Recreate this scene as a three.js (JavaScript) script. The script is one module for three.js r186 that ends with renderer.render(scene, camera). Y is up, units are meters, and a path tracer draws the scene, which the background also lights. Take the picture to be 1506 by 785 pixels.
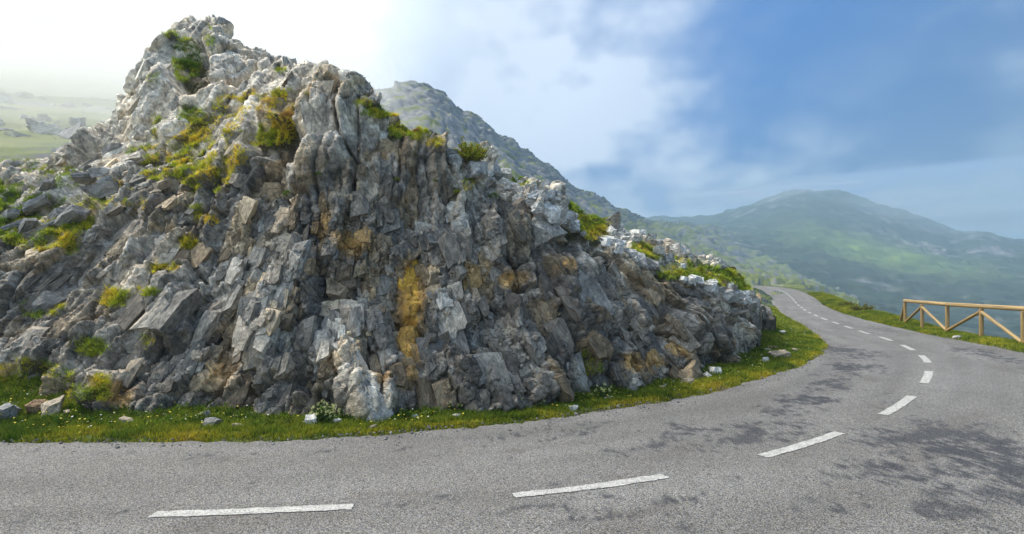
import * as THREE from 'three';
import { ImprovedNoise } from 'three/addons/math/ImprovedNoise.js';
import { ConvexGeometry } from 'three/addons/geometries/ConvexGeometry.js';
import { mergeGeometries, toCreasedNormals } from 'three/addons/utils/BufferGeometryUtils.js';

// ---------------------------------------------------------------- camera, sky, sun, exposure
const scene = new THREE.Scene();
const renderer = new THREE.WebGLRenderer({ antialias: true });
renderer.toneMapping = THREE.LinearToneMapping;
renderer.toneMappingExposure = 1.5;
renderer.shadowMap.enabled = true;
const W = 1506, H = 785, F = 850, CX = 753, HY = 430, EYE = 1.7;
const camera = new THREE.PerspectiveCamera(2 * Math.atan(H / 2 / F) * 180 / Math.PI, W / H, 0.1, 6000);
camera.position.set(0, EYE, 0);
camera.lookAt(0, EYE, -10);
camera.setViewOffset(W, H, 0, H / 2 - HY, W, H);
camera.updateProjectionMatrix();

const SUN_AZ = -58 * Math.PI / 180, SUN_EL = 56 * Math.PI / 180;
const sun = new THREE.DirectionalLight(new THREE.Color(1.0, 0.95, 0.86), 2.6);
const sunDir = new THREE.Vector3(Math.sin(SUN_AZ) * Math.cos(SUN_EL), Math.sin(SUN_EL), -Math.cos(SUN_AZ) * Math.cos(SUN_EL));
sun.position.copy(sunDir).multiplyScalar(120);
sun.target.position.set(0, 0, -15);
sun.position.add(sun.target.position);
sun.castShadow = true;
sun.shadow.radius = 9;
sun.shadow.mapSize.set(4096, 4096);
Object.assign(sun.shadow.camera, { left: -45, right: 45, top: 45, bottom: -45, near: 1, far: 300 });
scene.add(sun, sun.target);
scene.fog = new THREE.FogExp2(new THREE.Color(0.54, 0.82, 1.0), 0.00085);

// ---------------------------------------------------------------- numbers and noise
const clamp = (x, a = 0, b = 1) => Math.min(b, Math.max(a, x));
const lerp = (a, b, t) => a + (b - a) * t;
const sstep = (a, b, x) => { const t = clamp((x - a) / (b - a)); return t * t * (3 - 2 * t); };
const perlin = new ImprovedNoise();
const noise = (x, y, z = 0) => perlin.noise(x + 131.7, y + 57.3, z + 211.9);
function fbm(x, y, z, n = 4) { let s = 0, a = 0.5; for (let i = 0; i < n; i++) { s += a * noise(x, y, z); x *= 2.03; y *= 2.03; z *= 2.03; a *= 0.5; } return s; }
let seed = 12345;
const rnd = () => { seed = (seed + 0x6D2B79F5) | 0; let t = Math.imul(seed ^ (seed >>> 15), 1 | seed); t = (t + Math.imul(t ^ (t >>> 7), 61 | t)) ^ t; return ((t ^ (t >>> 14)) >>> 0) / 4294967296; };
const rr = (a, b) => a + (b - a) * rnd();
function hash(i, j, k, s) { let h = Math.imul(i, 374761393) ^ Math.imul(j, 668265263) ^ Math.imul(k, 2147483647 ^ 1274126177) ^ Math.imul(s, 1442695041); h = Math.imul(h ^ (h >>> 13), 1274126177); h = Math.imul(h ^ (h >>> 16), 2246822519); return (h ^ (h >>> 15)) >>> 0; }
const h01 = (h, n) => { let x = Math.imul(h ^ (n * 0x9E3779B9 | 0), 0x85EBCA6B); x = Math.imul(x ^ (x >>> 13), 0xC2B2AE35); return ((x ^ (x >>> 16)) >>> 0) / 4294967296; };
const newCell = () => ({ f1: 0, f2: 0, id: 0, dx: 0, dy: 0, dz: 0, id2: 0, ex: 0, ey: 0, ez: 0 }), VV = newCell();
function voronoi(x, y, z, s, V = VV) {
  const ix = Math.floor(x), iy = Math.floor(y), iz = Math.floor(z);
  let f1 = 9, f2 = 9, id = 0, bx = 0, by = 0, bz = 0, id2 = 0, ex = 0, ey = 0, ez = 0;
  for (let k = -1; k <= 1; k++) for (let j = -1; j <= 1; j++) for (let i = -1; i <= 1; i++) {
    const h = hash(ix + i, iy + j, iz + k, s);
    const px = ix + i + 0.08 + 0.84 * ((h & 1023) / 1023), py = iy + j + 0.08 + 0.84 * (((h >>> 10) & 1023) / 1023), pz = iz + k + 0.08 + 0.84 * ((h >>> 20) / 4095);
    const dx = x - px, dy = y - py, dz = z - pz, d = dx * dx + dy * dy + dz * dz;
    if (d < f1) { f2 = f1; id2 = id; ex = bx; ey = by; ez = bz; f1 = d; id = h; bx = dx; by = dy; bz = dz; } else if (d < f2) { f2 = d; id2 = h; ex = dx; ey = dy; ez = dz; }
  }
  V.f1 = Math.sqrt(f1); V.f2 = Math.sqrt(f2); V.id = id; V.dx = bx; V.dy = by; V.dz = bz; V.id2 = id2; V.ex = ex; V.ey = ey; V.ez = ez;
  return V;
}
const facet = (id, dx, dy, dz, o, tx, ty, tz) => o * (h01(id, 1) - 0.5) + tx * dx * (h01(id, 2) - 0.5) + ty * dy * (h01(id, 3) - 0.45) + tz * dz * (h01(id, 4) - 0.5);
function joint(u, o, tilt, w, groove, sd) { // parallel slabs: uneven steps and a fissure where two meet
  const i = Math.floor(u), f = u - i, j = i + (f > 0.5 ? 1 : -1), m = Math.min(f, 1 - f), val = (n, t) => o * (h01(hash(n, 7, 3, sd), 1) - 0.5) + tilt * (t - 0.5) * (h01(hash(n, 7, 3, sd), 2) - 0.5), a = val(i, f);
  const e = clamp(m / (w * 0.5)), b = val(j, f > 0.5 ? f - 1 : f + 1); return (e >= 1 ? a : a * (0.5 + 0.5 * e) + b * (0.5 - 0.5 * e)) - groove * clamp(1 - m / (w * 0.35));
}
function blocks(c, o, tx, ty, tz, w, hole = 0) { // tilted faces that meet in short steep sides
  const e = clamp((c.f2 - c.f1) / w), a = facet(c.id, c.dx, c.dy, c.dz, o, tx, ty, tz) - (hole && h01(c.id, 13) > 0.86 ? hole : 0); if (e >= 1) return a;
  return a * (0.5 + 0.5 * e) + (facet(c.id2, c.ex, c.ey, c.ez, o, tx, ty, tz) - (hole && h01(c.id2, 13) > 0.86 ? hole : 0)) * (0.5 - 0.5 * e);
}
// a sight line of the photograph at a known distance gives a place in the world
const P = (px, py, d) => new THREE.Vector3((px - CX) * d / F, EYE + (HY - py) * d / F, -d);

// ---------------------------------------------------------------- the sky: hazy white round the sun, blue away from it
{
  const w = 1280, h = 640, data = new Float32Array(w * h * 4), D = Math.PI / 180, VC = [Math.sin(-75 * D) * Math.cos(25 * D), Math.sin(25 * D), -Math.cos(-75 * D) * Math.cos(25 * D)];
  const puffs = [[6.5, 13.5, 6, 4.5, 0.95], [-3, 14, 7, 6, 0.8], [22, 11, 9, 2.6, 0.62], [16, 8, 5, 2.4, 0.6], [9, 23, 10, 4, 0.5], [0, 26, 12, 5, 0.7], [36, 11, 18, 7, 0.34], [30, 5, 22, 3, 0.3], [60, 12, 16, 6, 0.35], [95, 18, 16, 6, 0.4], [150, 14, 20, 7, 0.4], [190, 20, 22, 8, 0.35]];
  for (let j = 0; j < h; j++) for (let i = 0; i < w; i++) {
    const el = ((j + 0.5) / h - 0.5) * Math.PI, phi = ((i + 0.5) / w - 0.5) * 2 * Math.PI;
    const x = Math.cos(phi) * Math.cos(el), z = Math.sin(phi) * Math.cos(el), y = Math.sin(el);
    let a = Math.atan2(x, -z) / D; const e = el / D;
    const n1 = fbm(x * 2.6, y * 4.2, z * 2.6, 6), n2 = fbm(x * 7 + 9, y * 11, z * 7, 5);
    let off = Math.abs(((a + 70 + 540) % 360) - 180);
    const ang = Math.acos(clamp(x * VC[0] + y * VC[1] + z * VC[2], -1, 1)) / D, veil = sstep(85, 47, ang + n1 * 24 + n2 * 7);
    let c = 0;
    for (const [pa, pe, ra, re, s] of puffs) { let da = ((a - pa + 540) % 360) - 180; const q = (da / ra) ** 2 + ((e - pe) / re) ** 2; if (q < 9) c += s * Math.exp(-q * 0.8); }
    c = clamp(c * clamp(0.8 + n1 * 2.6 + n2 * 2.2, 0.05, 1.7) + 0.3 * sstep(0.02, 0.34, n2 + 0.6 * n1) * sstep(34, 12, e) + 0.18 * sstep(0.05, 0.5, n1 + 0.5 * n2) + 0.75 * sstep(70, 115, Math.abs(a)) * sstep(-0.3, 0.2, n1 + 0.4 * n2));
    const lowHaze = sstep(16, 0, e) * 0.55 + 0.12 * sstep(20, 50, off - 60) * sstep(24, 4, e);
    let r = lerp(0.02, 0.04, lowHaze), g = lerp(0.14, 0.145, lowHaze), b = lerp(0.45, 0.36, lowHaze);
    const slate = 1 - 0.3 * sstep(84, 112, ang); r *= slate; g *= slate; b *= slate * 0.98; const deep = sstep(10, 70, e); r *= 1 - 0.35 * deep; g *= 1 - 0.3 * deep; b *= 1 - 0.2 * deep;
    const cl = clamp(c, 0, 0.9); const lit = sstep(40, 0, a); r = lerp(r, lerp(0.3, 0.72, lit), cl); g = lerp(g, lerp(0.4, 0.79, lit), cl); b = lerp(b, lerp(0.55, 0.91, lit), cl);
    const vw = veil; const nearSun = sstep(68, 40, ang), wb = 0.68 + 1.0 * nearSun;
    r = lerp(r, wb * lerp(0.86, 1, nearSun), vw); g = lerp(g, wb * lerp(0.96, 1, nearSun), vw); b = lerp(b, wb * lerp(1.1, 1.01, nearSun), vw);
    const o = (j * w + i) * 4; data[o] = r; data[o + 1] = g; data[o + 2] = b; data[o + 3] = 1;
  }
  const t = new THREE.DataTexture(data, w, h, THREE.RGBAFormat, THREE.FloatType);
  t.mapping = THREE.EquirectangularReflectionMapping; t.magFilter = THREE.LinearFilter; t.minFilter = THREE.LinearFilter; t.needsUpdate = true;
  scene.background = t; scene.environment = t;
}

// ---------------------------------------------------------------- names, labels, helpers
const taken = {};
function numbered(n) { const k = taken[n] = (taken[n] ?? -1) + 1; return k ? n + '_' + String(k).padStart(3, '0') : n; }
function tag(o, label, category, group, kind) { o.userData.label = label; o.userData.category = category; if (group) o.userData.group = group; if (kind) o.userData.kind = kind; return o; }
function top(o, name) { o.name = numbered(name); scene.add(o); return o; }
function shade(o) { o.traverse(m => { if (m.isMesh) { m.castShadow = true; m.receiveShadow = true; } }); return o; }
function geo(pos, idx, col, uv, nor) {
  const g = new THREE.BufferGeometry();
  g.setAttribute('position', new THREE.BufferAttribute(pos instanceof Float32Array ? pos : new Float32Array(pos), 3));
  if (col) g.setAttribute('color', new THREE.BufferAttribute(col instanceof Float32Array ? col : new Float32Array(col), 3));
  if (uv) g.setAttribute('uv', new THREE.BufferAttribute(uv instanceof Float32Array ? uv : new Float32Array(uv), 2));
  if (idx) g.setIndex(new THREE.BufferAttribute(idx instanceof Uint32Array ? idx : new Uint32Array(idx), 1));
  if (nor) g.setAttribute('normal', new THREE.BufferAttribute(nor, 3)); else g.computeVertexNormals();
  return g;
}
const cr = (a, b, c, d, t) => 0.5 * (2 * b + (c - a) * t + (2 * a - 5 * b + 4 * c - d) * t * t + (3 * b - a - 3 * c + d) * t * t * t);
function spline(pts, t) { // pts: arrays of numbers, t in 0..n-1
  const n = pts.length - 1, i = Math.min(n - 1, Math.max(0, Math.floor(t))), f = t - i;
  const a = pts[Math.max(0, i - 1)], b = pts[i], c = pts[i + 1], d = pts[Math.min(n, i + 2)];
  return b.map((_, k) => cr(a[k], b[k], c[k], d[k], f));
}
function grainTexture(n, f) { const d = new Uint8Array(n * n * 4); for (let j = 0; j < n; j++) for (let i = 0; i < n; i++) { const c = f(i, j), o = (j * n + i) * 4; d[o] = c[0]; d[o + 1] = c[1]; d[o + 2] = c[2]; d[o + 3] = 255; } const t = new THREE.DataTexture(d, n, n); t.wrapS = t.wrapT = THREE.RepeatWrapping; t.magFilter = THREE.LinearFilter; t.minFilter = THREE.LinearMipmapLinearFilter; t.generateMipmaps = true; t.needsUpdate = true; return t; }
const lattice = (x, y, p, s) => { const i = Math.floor(x), j = Math.floor(y), u = x - i, v = y - j, a = u * u * (3 - 2 * u), b = v * v * (3 - 2 * v), m = n => ((n % p) + p) % p, g = (q, r) => (hash(m(q), m(r), s, 77) & 65535) / 65535; return lerp(lerp(g(i, j), g(i + 1, j), a), lerp(g(i, j + 1), g(i + 1, j + 1), a), b) - 0.5; };
function tfbm(x, y, p, s, n) { let t = 0, a = 1; for (let i = 0; i < n; i++) { t += a * lattice(x * p, y * p, p, s + i); p *= 2; a *= 0.55; } return t; }
function tcell(x, y, p, s) { x *= p; y *= p; const i = Math.floor(x), j = Math.floor(y), m = n => ((n % p) + p) % p; let f1 = 9, f2 = 9, id = 0; for (let b = -1; b <= 1; b++) for (let a = -1; a <= 1; a++) { const h = hash(m(i + a), m(j + b), s, 5), dx = x - i - a - (h & 1023) / 1023, dy = y - j - b - ((h >>> 10) & 1023) / 1023, d = dx * dx + dy * dy; if (d < f1) { f2 = f1; f1 = d; id = h; } else if (d < f2) f2 = d; } return [Math.sqrt(f2) - Math.sqrt(f1), id]; }
// limestone: grain, pits, hair cracks and flecks of pale lichen; one tile is 1.5 m
let rockMap, rockBump;
{
  const n = 512, al = new Float32Array(n * n), hg = new Float32Array(n * n);
  for (let j = 0; j < n; j++) for (let i = 0; i < n; i++) {
    const x = i / n, y = j / n, o = j * n + i, w = 0.012 * tfbm(x, y, 9, 3, 3), big = tfbm(x, y, 4, 11, 5), mid = tfbm(x, y, 22, 21, 4), fine = tfbm(x, y, 90, 31, 2);
    const [c1] = tcell(x + w, y + w * 0.7, 7, 1), [c2, id2] = tcell(x + w * 0.8, y - w, 19, 2), brk = tfbm(x, y, 6, 61, 3);
    const crack = Math.max(clamp(1 - c1 / 0.035) * sstep(-0.15, 0.2, brk), 0.75 * clamp(1 - c2 / 0.06) * sstep(0.0, 0.3, -brk + 0.15));
    const lich = sstep(0.28, 0.5, mid + 0.4 * big + 0.35 * fine), pit = sstep(0.3, 0.55, -mid + 0.6 * fine), chip = (id2 & 255) / 255 - 0.5;
    al[o] = clamp((0.66 + 0.22 * big + 0.16 * mid + 0.22 * fine + 0.14 * chip) * (1 - 0.55 * crack) * (1 - 0.35 * pit) + 0.28 * lich, 0.08, 1);
    hg[o] = clamp(0.55 + 0.22 * big + 0.3 * mid + 0.12 * fine + 0.22 * chip - 0.6 * crack - 0.2 * pit);
  }
  rockMap = grainTexture(n, (i, j) => { const v = 255 * Math.pow(al[j * n + i], 1 / 2.2) ; return [v, v, v * 0.985]; }); rockMap.colorSpace = THREE.SRGBColorSpace;
  rockBump = grainTexture(n, (i, j) => { const v = 255 * hg[j * n + i]; return [v, v, v]; });
}
const rockMat = new THREE.MeshStandardMaterial({ vertexColors: true, map: rockMap, bumpMap: rockBump, bumpScale: 0.03, roughness: 0.92, side: THREE.DoubleSide });
const soilMat = new THREE.MeshStandardMaterial({ vertexColors: true, roughness: 1, side: THREE.DoubleSide });
const mix3 = (a, b, t) => [a[0] + (b[0] - a[0]) * t, a[1] + (b[1] - a[1]) * t, a[2] + (b[2] - a[2]) * t];

// ---------------------------------------------------------------- broken stone: convex lumps with flat faces and slightly worn edges
function shardGeometry(cuts, wear, split) {
  const pl = []; for (const n of [[1, 0, 0], [-1, 0, 0], [0, 1, 0], [0, -1, 0], [0, 0, 1], [0, 0, -1]]) pl.push([new THREE.Vector3(...n).add(new THREE.Vector3(rr(-0.25, 0.25), rr(-0.25, 0.25), rr(-0.25, 0.25))).normalize(), rr(0.75, 1)]);
  for (let i = 0; i < cuts; i++) pl.push([new THREE.Vector3(rr(-1, 1), rr(-1, 1), rr(-1, 1)).normalize(), rr(0.72, 1.05)]);
  const pts = [], a = new THREE.Vector3(), M3 = new THREE.Matrix3();
  for (let i = 0; i < pl.length; i++) for (let j = i + 1; j < pl.length; j++) for (let k = j + 1; k < pl.length; k++) {
    const [n, m, l] = [pl[i][0], pl[j][0], pl[k][0]]; M3.set(n.x, n.y, n.z, m.x, m.y, m.z, l.x, l.y, l.z); if (Math.abs(M3.determinant()) < 0.05) continue;
    a.set(pl[i][1], pl[j][1], pl[k][1]).applyMatrix3(M3.invert()); if (pl.every(([q, d]) => q.dot(a) <= d + 1e-5)) pts.push(a.clone());
  }
  let tri = Array.from(new ConvexGeometry(pts).attributes.position.array);
  for (let s = 0; s < split; s++) { const out = []; for (let t = 0; t < tri.length; t += 9) { const p = [0, 1, 2].map(k => tri.slice(t + k * 3, t + k * 3 + 3)), m = [0, 1, 2].map(k => p[k].map((q, e) => (q + p[(k + 1) % 3][e]) / 2)); out.push(...p[0], ...m[0], ...m[2], ...m[0], ...p[1], ...m[1], ...m[2], ...m[1], ...p[2], ...m[0], ...m[1], ...m[2]); } tri = out; }
  const o = rr(0, 99); for (let t = 0; t < tri.length; t += 3) { const q = 1 + wear * fbm(tri[t] * 1.7 + o, tri[t + 1] * 1.7, tri[t + 2] * 1.7, 3); tri[t] *= q; tri[t + 1] *= q; tri[t + 2] *= q; }
  const g0 = new THREE.BufferGeometry(); g0.setAttribute('position', new THREE.Float32BufferAttribute(tri, 3));
  const g = toCreasedNormals(g0, 0.42), p = g.attributes.position, uv = [], e1 = new THREE.Vector3(), e2 = new THREE.Vector3(), b = new THREE.Vector3(), c = new THREE.Vector3(), ou = rnd(), ov = rnd();
  for (let i = 0; i < p.count; i += 3) { a.fromBufferAttribute(p, i); b.fromBufferAttribute(p, i + 1); c.fromBufferAttribute(p, i + 2); e1.subVectors(b, a).cross(e2.subVectors(c, a)); const x = Math.abs(e1.x), y = Math.abs(e1.y), z = Math.abs(e1.z); for (const v of [a, b, c]) { const u = x > y && x > z ? [v.z, v.y] : y > z ? [v.x, v.z] : [v.x, v.y]; uv.push(ou + u[0] * 0.11, ov + u[1] * 0.11); } }
  g.setAttribute('uv', new THREE.Float32BufferAttribute(uv, 2)); return g;
}
const shards = [], shardsSmall = []; for (let i = 0; i < 16; i++) { shards.push(shardGeometry(4 + i % 5, 0.16, 1)); shardsSmall.push(shardGeometry(3 + i % 4, 0, 0)); }

// ---------------------------------------------------------------- the road's centre line (x, y, z)
const dashMids = [[1183.5, 654], [1324, 595.5], [1363, 553.7], [1359.8, 527.4], [1334, 511], [1302, 498], [1270, 488.6], [1247, 481], [1229, 474.8], [1211.5, 468.7], [1199.6, 463.5], [1190, 459.5], [1183, 455.5], [1178.5, 452], [1174, 449], [1170, 445], [1167, 441]];
const centre = [[-34, 0, -9.5], [-26, 0, -7.2], [-18, 0, -5.6], [-11, 0, -4.75], [-5.5, 0, -4.42], [-2.05, 0, -4.48], [0.7, 0, -5.05]];
{
  let [x0, , z0] = centre[centre.length - 1];
  for (const [px, py] of dashMids) { // dashes are 2.9 m apart
    const k = (px - CX) / F; let lo = -z0, hi = -z0 + 2.9;
    for (let i = 0; i < 40; i++) { const m = (lo + hi) / 2; if (Math.hypot(k * m - x0, m + z0) < 2.9) lo = m; else hi = m; }
    x0 = k * lo; z0 = -lo; centre.push([x0, EYE - lo * (py - HY) / F, z0]);
  }
  centre.push([26.6, 1.42, -55.5], [30, 1.82, -64], [33, 2.3, -74], [34.5, 2.7, -85], [33.5, 3.1, -97], [30, 3.4, -110]);
}
const RS = []; // the line resampled each 0.1 m: x, y, z, tangent x, tangent z
{
  const fine = []; for (let t = 0; t < centre.length - 1; t += 0.01) fine.push(spline(centre, t));
  let acc = 0, next = 0;
  for (let i = 1; i < fine.length; i++) {
    const a = fine[i - 1], b = fine[i], d = Math.hypot(b[0] - a[0], b[2] - a[2]);
    while (next <= acc + d) { const t = (next - acc) / d; RS.push([lerp(a[0], b[0], t), lerp(a[1], b[1], t), lerp(a[2], b[2], t), (b[0] - a[0]) / d, (b[2] - a[2]) / d]); next += 0.1; }
    acc += d;
  }
  for (let k = 0; k < 3; k++) { const c = RS.map(r => r.slice()); for (let i = 8; i < RS.length - 8; i++) { let ty = 0, tz = 0, y = 0; for (let j = -8; j <= 8; j++) { ty += c[i + j][3]; tz += c[i + j][4]; y += c[i + j][1]; } const l = Math.hypot(ty, tz); RS[i][3] = ty / l; RS[i][4] = tz / l; RS[i][1] = y / 17; } }
}
const S_MAX = (RS.length - 1) * 0.1;
function roadAt(s) { const t = clamp(s / 0.1, 0, RS.length - 1.001), i = Math.floor(t), f = t - i; return RS[i].map((v, k) => lerp(v, RS[i + 1][k], f)); }
function sNear(x, z) { let b = 1e9, s = 0; for (let i = 0; i < RS.length; i += 4) { const d = (RS[i][0] - x) ** 2 + (RS[i][2] - z) ** 2; if (d < b) { b = d; s = i; } } const i0 = Math.max(0, s - 4), i1 = Math.min(RS.length - 1, s + 4); for (let i = i0; i <= i1; i++) { const d = (RS[i][0] - x) ** 2 + (RS[i][2] - z) ** 2; if (d <= b) { b = d; s = i; } } return s * 0.1; }
// left is the rock's side (negative offset); right vector = (-tz, tx)
function offsetPoint(s, off) { const r = roadAt(s); return [r[0] - r[4] * off, r[2] + r[3] * off, r[1]]; }
function roadCoords(x, z) { const s = sNear(x, z), r = roadAt(s); return [s, (x - r[0]) * -r[4] + (z - r[2]) * r[3]]; }
const S0 = sNear(0.7, -5.05), SZ = z => { for (const r of RS) if (r[0] > 0 && r[2] <= z) return sNear(r[0], r[2]); return S_MAX; };
const tabulate = (tab, s) => { if (s <= tab[0][0]) return tab[0][1]; for (let i = 1; i < tab.length; i++) if (s <= tab[i][0]) { const t = (s - tab[i - 1][0]) / (tab[i][0] - tab[i - 1][0]); return lerp(tab[i - 1][1], tab[i][1], t * t * (3 - 2 * t)); } return tab[tab.length - 1][1]; };
const WL = [[S0 - 12, 2.2], [S0 - 3.5, 2.28], [S0 - 0.5, 2.62], [S0 + 2, 2.68], [S0 + 6, 2.45], [S0 + 10, 2.1], [S0 + 15, 1.85], [S0 + 25, 1.5], [S0 + 40, 1.55], [S0 + 55, 1.9]];
const WR = [[S0 - 12, 4.5], [S0 - 2, 6.5], [S0 + 1.5, 6.0], [S0 + 5, 4.2], [S0 + 9, 2.9], [S0 + 13, 2.4], [S0 + 20, 1.9], [S0 + 40, 1.75], [S0 + 55, 1.9]];
const wl = s => tabulate(WL, s) + 0.07 * noise(s * 0.9, 3.3) + 0.05 * noise(s * 2.7, 8.1), wr = s => tabulate(WR, s) + 0.06 * noise(s * 0.8, 13.3) + 0.03 * noise(s * 3.1, 4.1);
const sRockEnd = S0 + 13.5;
function groundHeight(s, off) {
  const e = roadAt(s)[1], L = wl(s), R = wr(s);
  if (off > -L && off < R) return e - 0.05;
  const [x, z] = offsetPoint(s, off), bumps = 0.05 * fbm(x * 0.9, z * 0.9, 3, 3);
  if (off <= -L) {
    const d = -off - L, far = sstep(sRockEnd - 3, sRockEnd + 5, s);
    let y = e - 0.05 + 0.06 * sstep(0, 0.15, d) + bumps * sstep(0, 0.8, d);
    y += lerp(0.04 * d + 0.02 * Math.max(0, d - 1), 0.12 * d + 0.42 * Math.max(0, d - 0.7), far);
    const mx = sstep(-4.6, -7.4, x) * sstep(0.3, 2.0, d); // grassy mound at the foot of the rock
    return y + mx * (0.25 + 0.04 * d);
  }
  const d = off - R; // the valley side
  let y = e - 0.05 + 0.07 * sstep(0, 0.12, d) + bumps * sstep(0, 0.6, d);
  const bank = sstep(S0 + 22, S0 + 30, s) * sstep(S0 + 75, S0 + 50, s);
  y += bank * 0.14 * sstep(0.1, 0.9, d);
  const v = Math.max(0, d - 1.15 - 0.1 * bank);
  return y - v * lerp(0.5, 0.78, sstep(0, 5, v)) * 1.0;
}
function groundAt(px, py) { // where a sight line meets the ground beside the road
  let lo = 3, hi = 3; const k = (px - CX) / F, m = (py - HY) / F;
  for (let d = 3.5; d < 120; d += 0.05) { const [s, o] = roadCoords(k * d, -d); if (EYE - m * d <= groundHeight(s, o)) { const p = new THREE.Vector3(k * d, groundHeight(s, o), -d); p.s = s; p.off = o; return p; } }
  return P(px, py, 120);
}

// ---------------------------------------------------------------- ground strip under and beside the road
const grassA = [0.05, 0.085, 0.018], grassB = [0.10, 0.115, 0.02], soil = [0.07, 0.055, 0.035];
{
  const offs = []; for (let o = -9; o < -0.9; o += o < -5 ? 0.4 : 0.12) offs.push(o); for (let o = -0.9; o < 1.2; o += 0.5) offs.push(o);
  for (let o = 1.2; o < 9; o += 0.14) offs.push(o); for (let o = 9; o < 70; o *= 1.12) offs.push(o);
  const ns = Math.floor(S_MAX / 0.22), nc = offs.length, pos = new Float32Array(ns * nc * 3), col = new Float32Array(ns * nc * 3), idx = [];
  for (let i = 0; i < ns; i++) for (let j = 0; j < nc; j++) {
    const s = i * 0.22, [x, z] = offsetPoint(s, offs[j]), k = (i * nc + j) * 3, y = groundHeight(s, offs[j]);
    pos[k] = x; pos[k + 1] = y; pos[k + 2] = z;
    const n = fbm(x * 1.3, z * 1.3, 1, 4), c = mix3(mix3(grassA, grassB, clamp(0.5 + n * 1.5)), soil, sstep(0.1, 0.3, fbm(x * 3, z * 3, 7, 3)));
    col[k] = c[0]; col[k + 1] = c[1]; col[k + 2] = c[2];
    if (i && j) { const a = (i - 1) * nc + j - 1, b = a + 1, c2 = i * nc + j - 1, d = c2 + 1; idx.push(a, b, c2, b, d, c2); }
  }
  const g = top(new THREE.Mesh(geo(pos, idx, col), soilMat), 'ground');
  tag(g, 'grassy ground along both sides of the mountain road', 'ground', null, 'structure');
}

// ---------------------------------------------------------------- asphalt
let asphaltMap, asphaltBump, paintMap;
{
  const n = 1024, hgt = new Float32Array(n * n), tone = new Float32Array(n * n), warm = new Float32Array(n * n);
  for (let k = 0; k < 52000; k++) { // stone chips pressed in bitumen
    const cx = rnd() * n, cy = rnd() * n, r = rr(1.2, 4.6), t = rnd() < 0.2 ? rr(0.86, 1) : rr(0.3, 0.8), wv = rr(-1, 1), el = rr(0.6, 1.5), hh = rr(0.5, 1);
    for (let y = Math.floor(cy - r); y <= cy + r; y++) for (let x = Math.floor(cx - r); x <= cx + r; x++) {
      if (((x - cx) / el) ** 2 + ((y - cy) * el) ** 2 > r * r) continue;
      const o = ((y + n) % n) * n + ((x + n) % n); tone[o] = t; hgt[o] = hh; warm[o] = wv;
    }
  }
  asphaltMap = grainTexture(n, (i, j) => { const o = j * n + i, t = clamp(tone[o] * 0.5 + 0.31) * 255, w = warm[o] * 9; return [clamp(t + w, 0, 255), clamp(t + w * 0.4, 0, 255), clamp(t - w, 0, 255)]; });
  asphaltMap.colorSpace = THREE.SRGBColorSpace;
  paintMap = grainTexture(n, (i, j) => { const o = j * n + i, t = tone[o] < 0.33 ? 188 : 228 + 26 * tone[o]; return [t, t, t]; }); paintMap.colorSpace = THREE.SRGBColorSpace;
  asphaltBump = grainTexture(n, (i, j) => { const v = hgt[j * n + i] * 255; return [v, v, v]; });
}
const asphaltMat = new THREE.MeshStandardMaterial({ vertexColors: true, map: asphaltMap, bumpMap: asphaltBump, bumpScale: 0.003, roughness: 0.93 });
// stained places: x, z, radius along the road, radius across, strength
const stains = [[1100, 640, 1.0, 0.5, 0.9], [1010, 634, 0.7, 0.3, 0.8], [960, 650, 0.7, 0.25, 0.6], [1190, 595, 0.8, 0.35, 1], [1225, 574, 0.9, 0.35, 1], [1150, 612, 0.8, 0.4, 0.7], [1250, 545, 1.2, 0.5, 1], [1238, 517, 1.6, 0.5, 1], [1270, 525, 1.4, 0.5, 0.8], [1340, 645, 1.1, 0.45, 1], [1430, 660, 0.9, 0.5, 1], [1480, 690, 0.8, 0.5, 1], [1290, 690, 0.7, 0.3, 0.8], [1350, 700, 0.7, 0.35, 0.7], [1470, 720, 0.6, 0.3, 0.9], [1320, 600, 0.8, 0.3, 0.5], [1440, 520, 2.2, 0.5, 0.8], [1490, 532, 1.8, 0.4, 0.7], [905, 750, 0.35, 0.18, 0.9], [780, 748, 0.4, 0.12, 0.8], [960, 745, 0.3, 0.14, 0.7], [760, 640, 1.0, 0.25, 0.5], [850, 632, 0.9, 0.25, 0.6], [500, 664, 1.6, 0.2, 0.45], [330, 668, 1.4, 0.15, 0.4], [1250, 478, 4, 0.5, 0.5], [1300, 487, 3, 0.5, 0.6], [1220, 460, 5, 0.6, 0.5], [1420, 755, 0.6, 0.25, 0.8], [640, 735, 0.3, 0.12, 0.5], [1210, 745, 0.5, 0.2, 0.5], [1050, 760, 0.5, 0.2, 0.4]].map(([px, py, a, b, k]) => { const d = EYE * F / (py - HY); const c = py > 560 ? [(px - CX) * d / F, -d] : (() => { const g = groundAt(px, py); return [g.x, g.z]; })(); const [s, o] = roadCoords(c[0], c[1]); return [s, o, a, b, k]; });
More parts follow.
